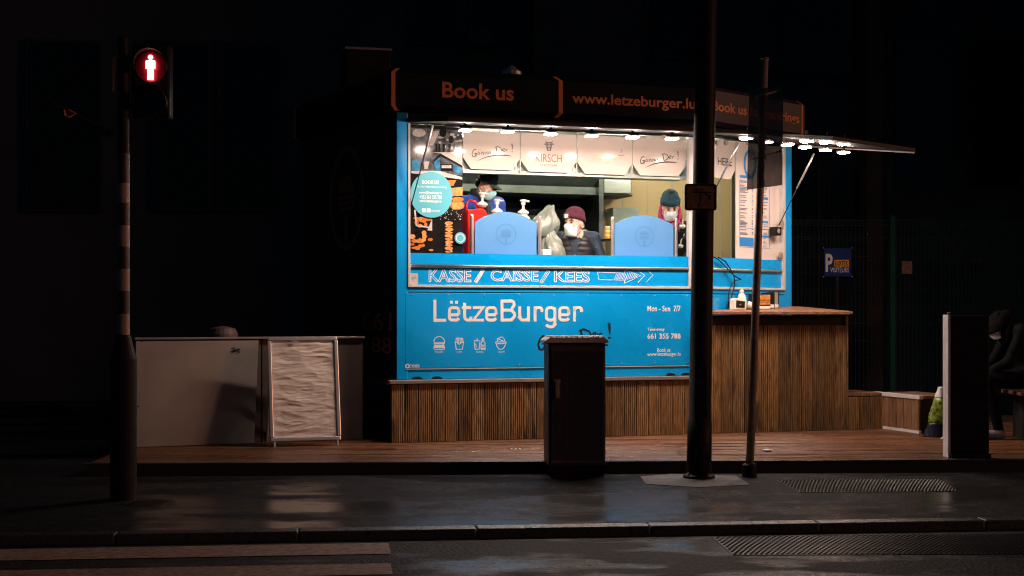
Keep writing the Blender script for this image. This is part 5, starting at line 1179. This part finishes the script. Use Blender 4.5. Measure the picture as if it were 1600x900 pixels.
# poster stand (A-frame) parallel to the truck
b = ground(478, 697, DECK_Z); ab_w = .60; ab_h = .90; lean = R(11)
AF = Frame((b.x, b.y), 18)
abd = thing('poster_stand', 'aluminium framed poster stand with a blank wrinkled sheet on the deck', 'poster stand', b)
def af(u, n, v): return AF(u, n - v * math.sin(lean), 0) + Vector((0, 0, DECK_Z + .05 + v * math.cos(lean)))
class AFF:
    def __call__(s, u, n, z): return AF(u, -z * math.sin(lean) + n * math.cos(lean), DECK_Z + .045 + z * math.cos(lean) + n * math.sin(lean))
AP = AFF(); hw = ab_w / 2; fw = .032
obj('frame_profile', MB().box(AP, -hw, hw, -.012, .012, 0, fw), M['alu'], abd, bevel=.005); obj('frame_profile', MB().box(AP, -hw, hw, -.012, .012, ab_h - fw, ab_h), M['alu'], abd, bevel=.005)
obj('frame_profile', MB().box(AP, -hw - .004, -hw + fw - .004, -.012, .0115, fw + .002, ab_h - fw - .002), M['alu'], abd, bevel=.005); obj('frame_profile', MB().box(AP, hw - fw + .004, hw + .004, -.012, .0115, fw + .002, ab_h - fw - .002), M['alu'], abd, bevel=.005)
nu, nv = 70, 170; vs = []
rr = random.Random(12)
wv = [(rr.uniform(-.22, .22), rr.uniform(.8, 1), rr.choice((22, 40, 60, 85, 110, 140)) * rr.uniform(.8, 1.2), rr.uniform(0, 6), rr.uniform(.5, 1)) for _ in range(16)]
for j in range(nv + 1):
    for i in range(nu + 1):
        x = -hw + fw + (ab_w - 2 * fw) * i / nu; z = fw + (ab_h - 2 * fw) * j / nv
        e = min(1, min(i, nu - i) / 8) * .6 + .4
        q1 = Vector((x * 3.5, z * 13 + .6 * x, 1.7)); q2 = Vector((x * 7 + 5, z * 30 - 2 * x, .3))
        d = .016 * (.5 - abs(mnoise.noise(q1))) + .0075 * (.5 - abs(mnoise.noise(q2))) * (1 + mnoise.noise(Vector((x * 4, z * 4, 9)))) + .002 * mnoise.noise(Vector((x * 20, z * 75, 4))) - .012
        vs.append(AP(x, d * e + .001, z))
w = nu + 1; obj('poster_sheet', MB().add(vs, [(j * w + i, j * w + i + 1, (j + 1) * w + i + 1, (j + 1) * w + i) for j in range(nv) for i in range(nu)]), M['poster'], abd, smooth=True)
obj('backing', MB().box(AP, -hw + .01, hw - .01, -.016, -.0125, .005, ab_h - .005), M['steeld'], abd)
for sx in (-1, 1):
    obj('leg', MB().tube([AP(sx * (hw - .03), -.0, -.0), AP(sx * (hw - .03), 0, -.046)], .012, 8), M['alu'], abd)
    obj('back_leg', MB().tube([AP(sx * (hw - .03), -.02, ab_h - .03), AF(sx * (hw - .03), -.42, DECK_Z + .006)], .011, 8), M['alu'], abd)
obj('clip', MB().box(AP, -.10, -.05, .012, .016, ab_h - .05, ab_h - .035), M['alu'], abd)

# upright panel, bag, litter on the right
b = ground(1516, 716, DECK_Z * 0 + .09); UP = Frame((b.x, b.y), 0)
up = thing('upright_panel', 'dark upright panel with pale grey side edge at the right of the deck', 'panel', (b.x, b.y, DECK_Z))
wz = P(1480, 493, b.y).z; ul = UP.U(1484); ur = UP.U(1546)
obj('panel', MB().box(UP, ul + .006, ur, -.11, 0, DECK_Z + .04, wz), M['darkpost'], up, bevel=.008)
obj('side_profile', MB().box(UP, ul - .014, ul + .004, -.135, .004, DECK_Z + .001, wz + .006), M['paleg'], up, bevel=.004)
obj('foot', MB().box(UP, ul + .005, ur, -.16, .04, DECK_Z + .001, DECK_Z + .038), M['darkpost'], up)
obj('top_hook', MB().tube([UP(ul - .005, -.05, wz), UP(ul + .0, -.05, wz + .02), UP(ul + .02, -.05, wz + .025)], .006, 6), M['paleg'], up)
b = ground(1464, 683, DECK_Z)
bg = thing('shopping_bag', 'green and white printed plastic bag standing by the bench end', 'bag', b)
def bagpart(name, z0, z1, r0, r1, m, seed):
    rr = random.Random(seed); prof = []; vs = []; n_ = 22; kz = 8
    for j in range(kz + 1):
        t = j / kz; r_ = r0 + (r1 - r0) * t
        for i in range(n_):
            a_ = 2 * math.pi * i / n_; w_ = 1 + .16 * math.sin(3 * a_ + 2 * (z0 + (z1 - z0) * t) * 9) + .10 * math.sin(5 * a_ + 30 * (z0 + (z1 - z0) * t)) + .06 * math.sin(9 * a_ + 50 * (z0 + (z1 - z0) * t)) ; vs.append((b.x + r_ * w_ * math.cos(a_) * 1.1 + (z0 + (z1 - z0) * t) * .10, b.y + r_ * .7 * w_ * math.sin(a_), b.z + z0 + (z1 - z0) * t))
    obj(name, MB().add(vs, [(j * n_ + i, j * n_ + (i + 1) % n_, (j + 1) * n_ + (i + 1) % n_, (j + 1) * n_ + i) for j in range(kz) for i in range(n_)] + [tuple(range(n_ - 1, -1, -1)), tuple(range(kz * n_, (kz + 1) * n_))]), m, bg, smooth=True)
bagpart('bag_base', .0, .13, .095, .09, M['navybag'], 1); bagpart('bag_side', .131, .36, .09, .05, M['greenbag'], 2); bagpart('bag_mouth', .361, .46, .049, .03, M['whitebag'], 3)
lc = ground(1199, 706, DECK_Z); blob('paper_scrap', (lc.x, lc.y, DECK_Z + .001), (.05, .03, .014), M['paper'], 'crumpled white paper scrap lying on the deck right of the sign pole', 'litter', 31)
lc = ground(1470, 686, DECK_Z); blob('paper_scrap', (lc.x + .02, lc.y - .12, DECK_Z + .001), (.06, .04, .03), M['paper'], 'crumpled white scrap on the deck beside the printed bag', 'litter', 33)
for px, lab in ((799, 'left'), (806, 'middle'), (812, 'right')):
    lc = ground(px, 703, DECK_Z); blob('paper_crumb', (lc.x, lc.y, DECK_Z + .001), (.011, .008, .008), M['paper'], f'tiny white crumb on the deck before the truck, {lab} one of three', 'litter', 40 + px, group='crumbs on the deck')

# fence and parking sign behind
FF = Frame((P(1394, 0, 17.0).x, 17.0), 4)
fe = thing('mesh_fence', 'green wire mesh fence with a bright green post at right background', 'fence', FF(2, 0, 0))
zt_ = FF.Z(1394, 337); 
for i in range(3): obj('post', MB().box(FF, -.03 + i * 2.5, .03 + i * 2.5, -.03, .03, 0, zt_), M['green'], fe)
obj('post', MB().box(FF, -2.53, -2.47, -.03, .03, 0, zt_ - .05), M['wire'], fe)
mb = MB()
for k in range(-49, 120):
    if k % 50: mb.box(FF, k * .05 - .0025, k * .05 + .0025, -.0025, .0025, .05, zt_ - .04)
for zz_ in np.arange(.1, zt_, .2): mb.box(FF, -2.5, 6, .0026, .008, float(zz_) - .003, float(zz_) + .003)
for zz_ in (zt_ - .06, zt_ - .12, zt_ - .26): mb.box(FF, -2.5, 6, .0085, .016, zz_ - .004, zz_ + .004)
o = obj('mesh_panel', mb, M['wire'], fe); o['kind'] = 'stuff'
single('notice_board', MB().box(FF, FF.U(1408), FF.U(1424), .02, .03, FF.Z(1416, 428), FF.Z(1416, 408)), M['plate'], 'small brown notice plate hung on the green mesh fence', 'sign')
PS = Frame((P(1309, 0, 16.5).x, 16.5), 3)
ps = thing('parking_sign', 'blue square visitor parking sign with white P behind the counter', 'sign', PS(0, 0, 0))
obj('sign_post', MB().tube([PS(0, -.03, 0), PS(0, -.03, PS.Z(1309, 390))], .024, 10), M['darkpost'], ps)
pb = obj('sign_face', MB().box(PS, PS.U(1288), PS.U(1330.5), -.006, 0, PS.Z(1309, 432), PS.Z(1309, 388)), M['psign'], ps)
lettering('P', PS, 1290, 1301, 396.5, 425, .002, M['white'], pb, bold=.03)
obj('orange_field', MB().box(PS, PS.U(1303.5), PS.U(1326.5), .0005, .002, PS.Z(1309, 416.5), PS.Z(1309, 406)), M['porange'], pb)
lettering('LUXTEX', PS, 1305, 1325, 408, 415, .003, M['ink'], pb, bold=.02); lettering('VISITEURS', PS, 1297.5, 1326.5, 418, 425.5, .002, M['white'], pb, bold=.0)
for sx in (1286.5, 1331.5):
    for py in (387.5, 432.5): obj('screw', MB().lathe(PS(PS.U(sx), .0, PS.Z(1309, py)), [(.008, 0), (.008, .006), (.004, .008)], 8, axis=PS.n), M['galv'], ps)

bpy.data.scenes.remove(TXT)
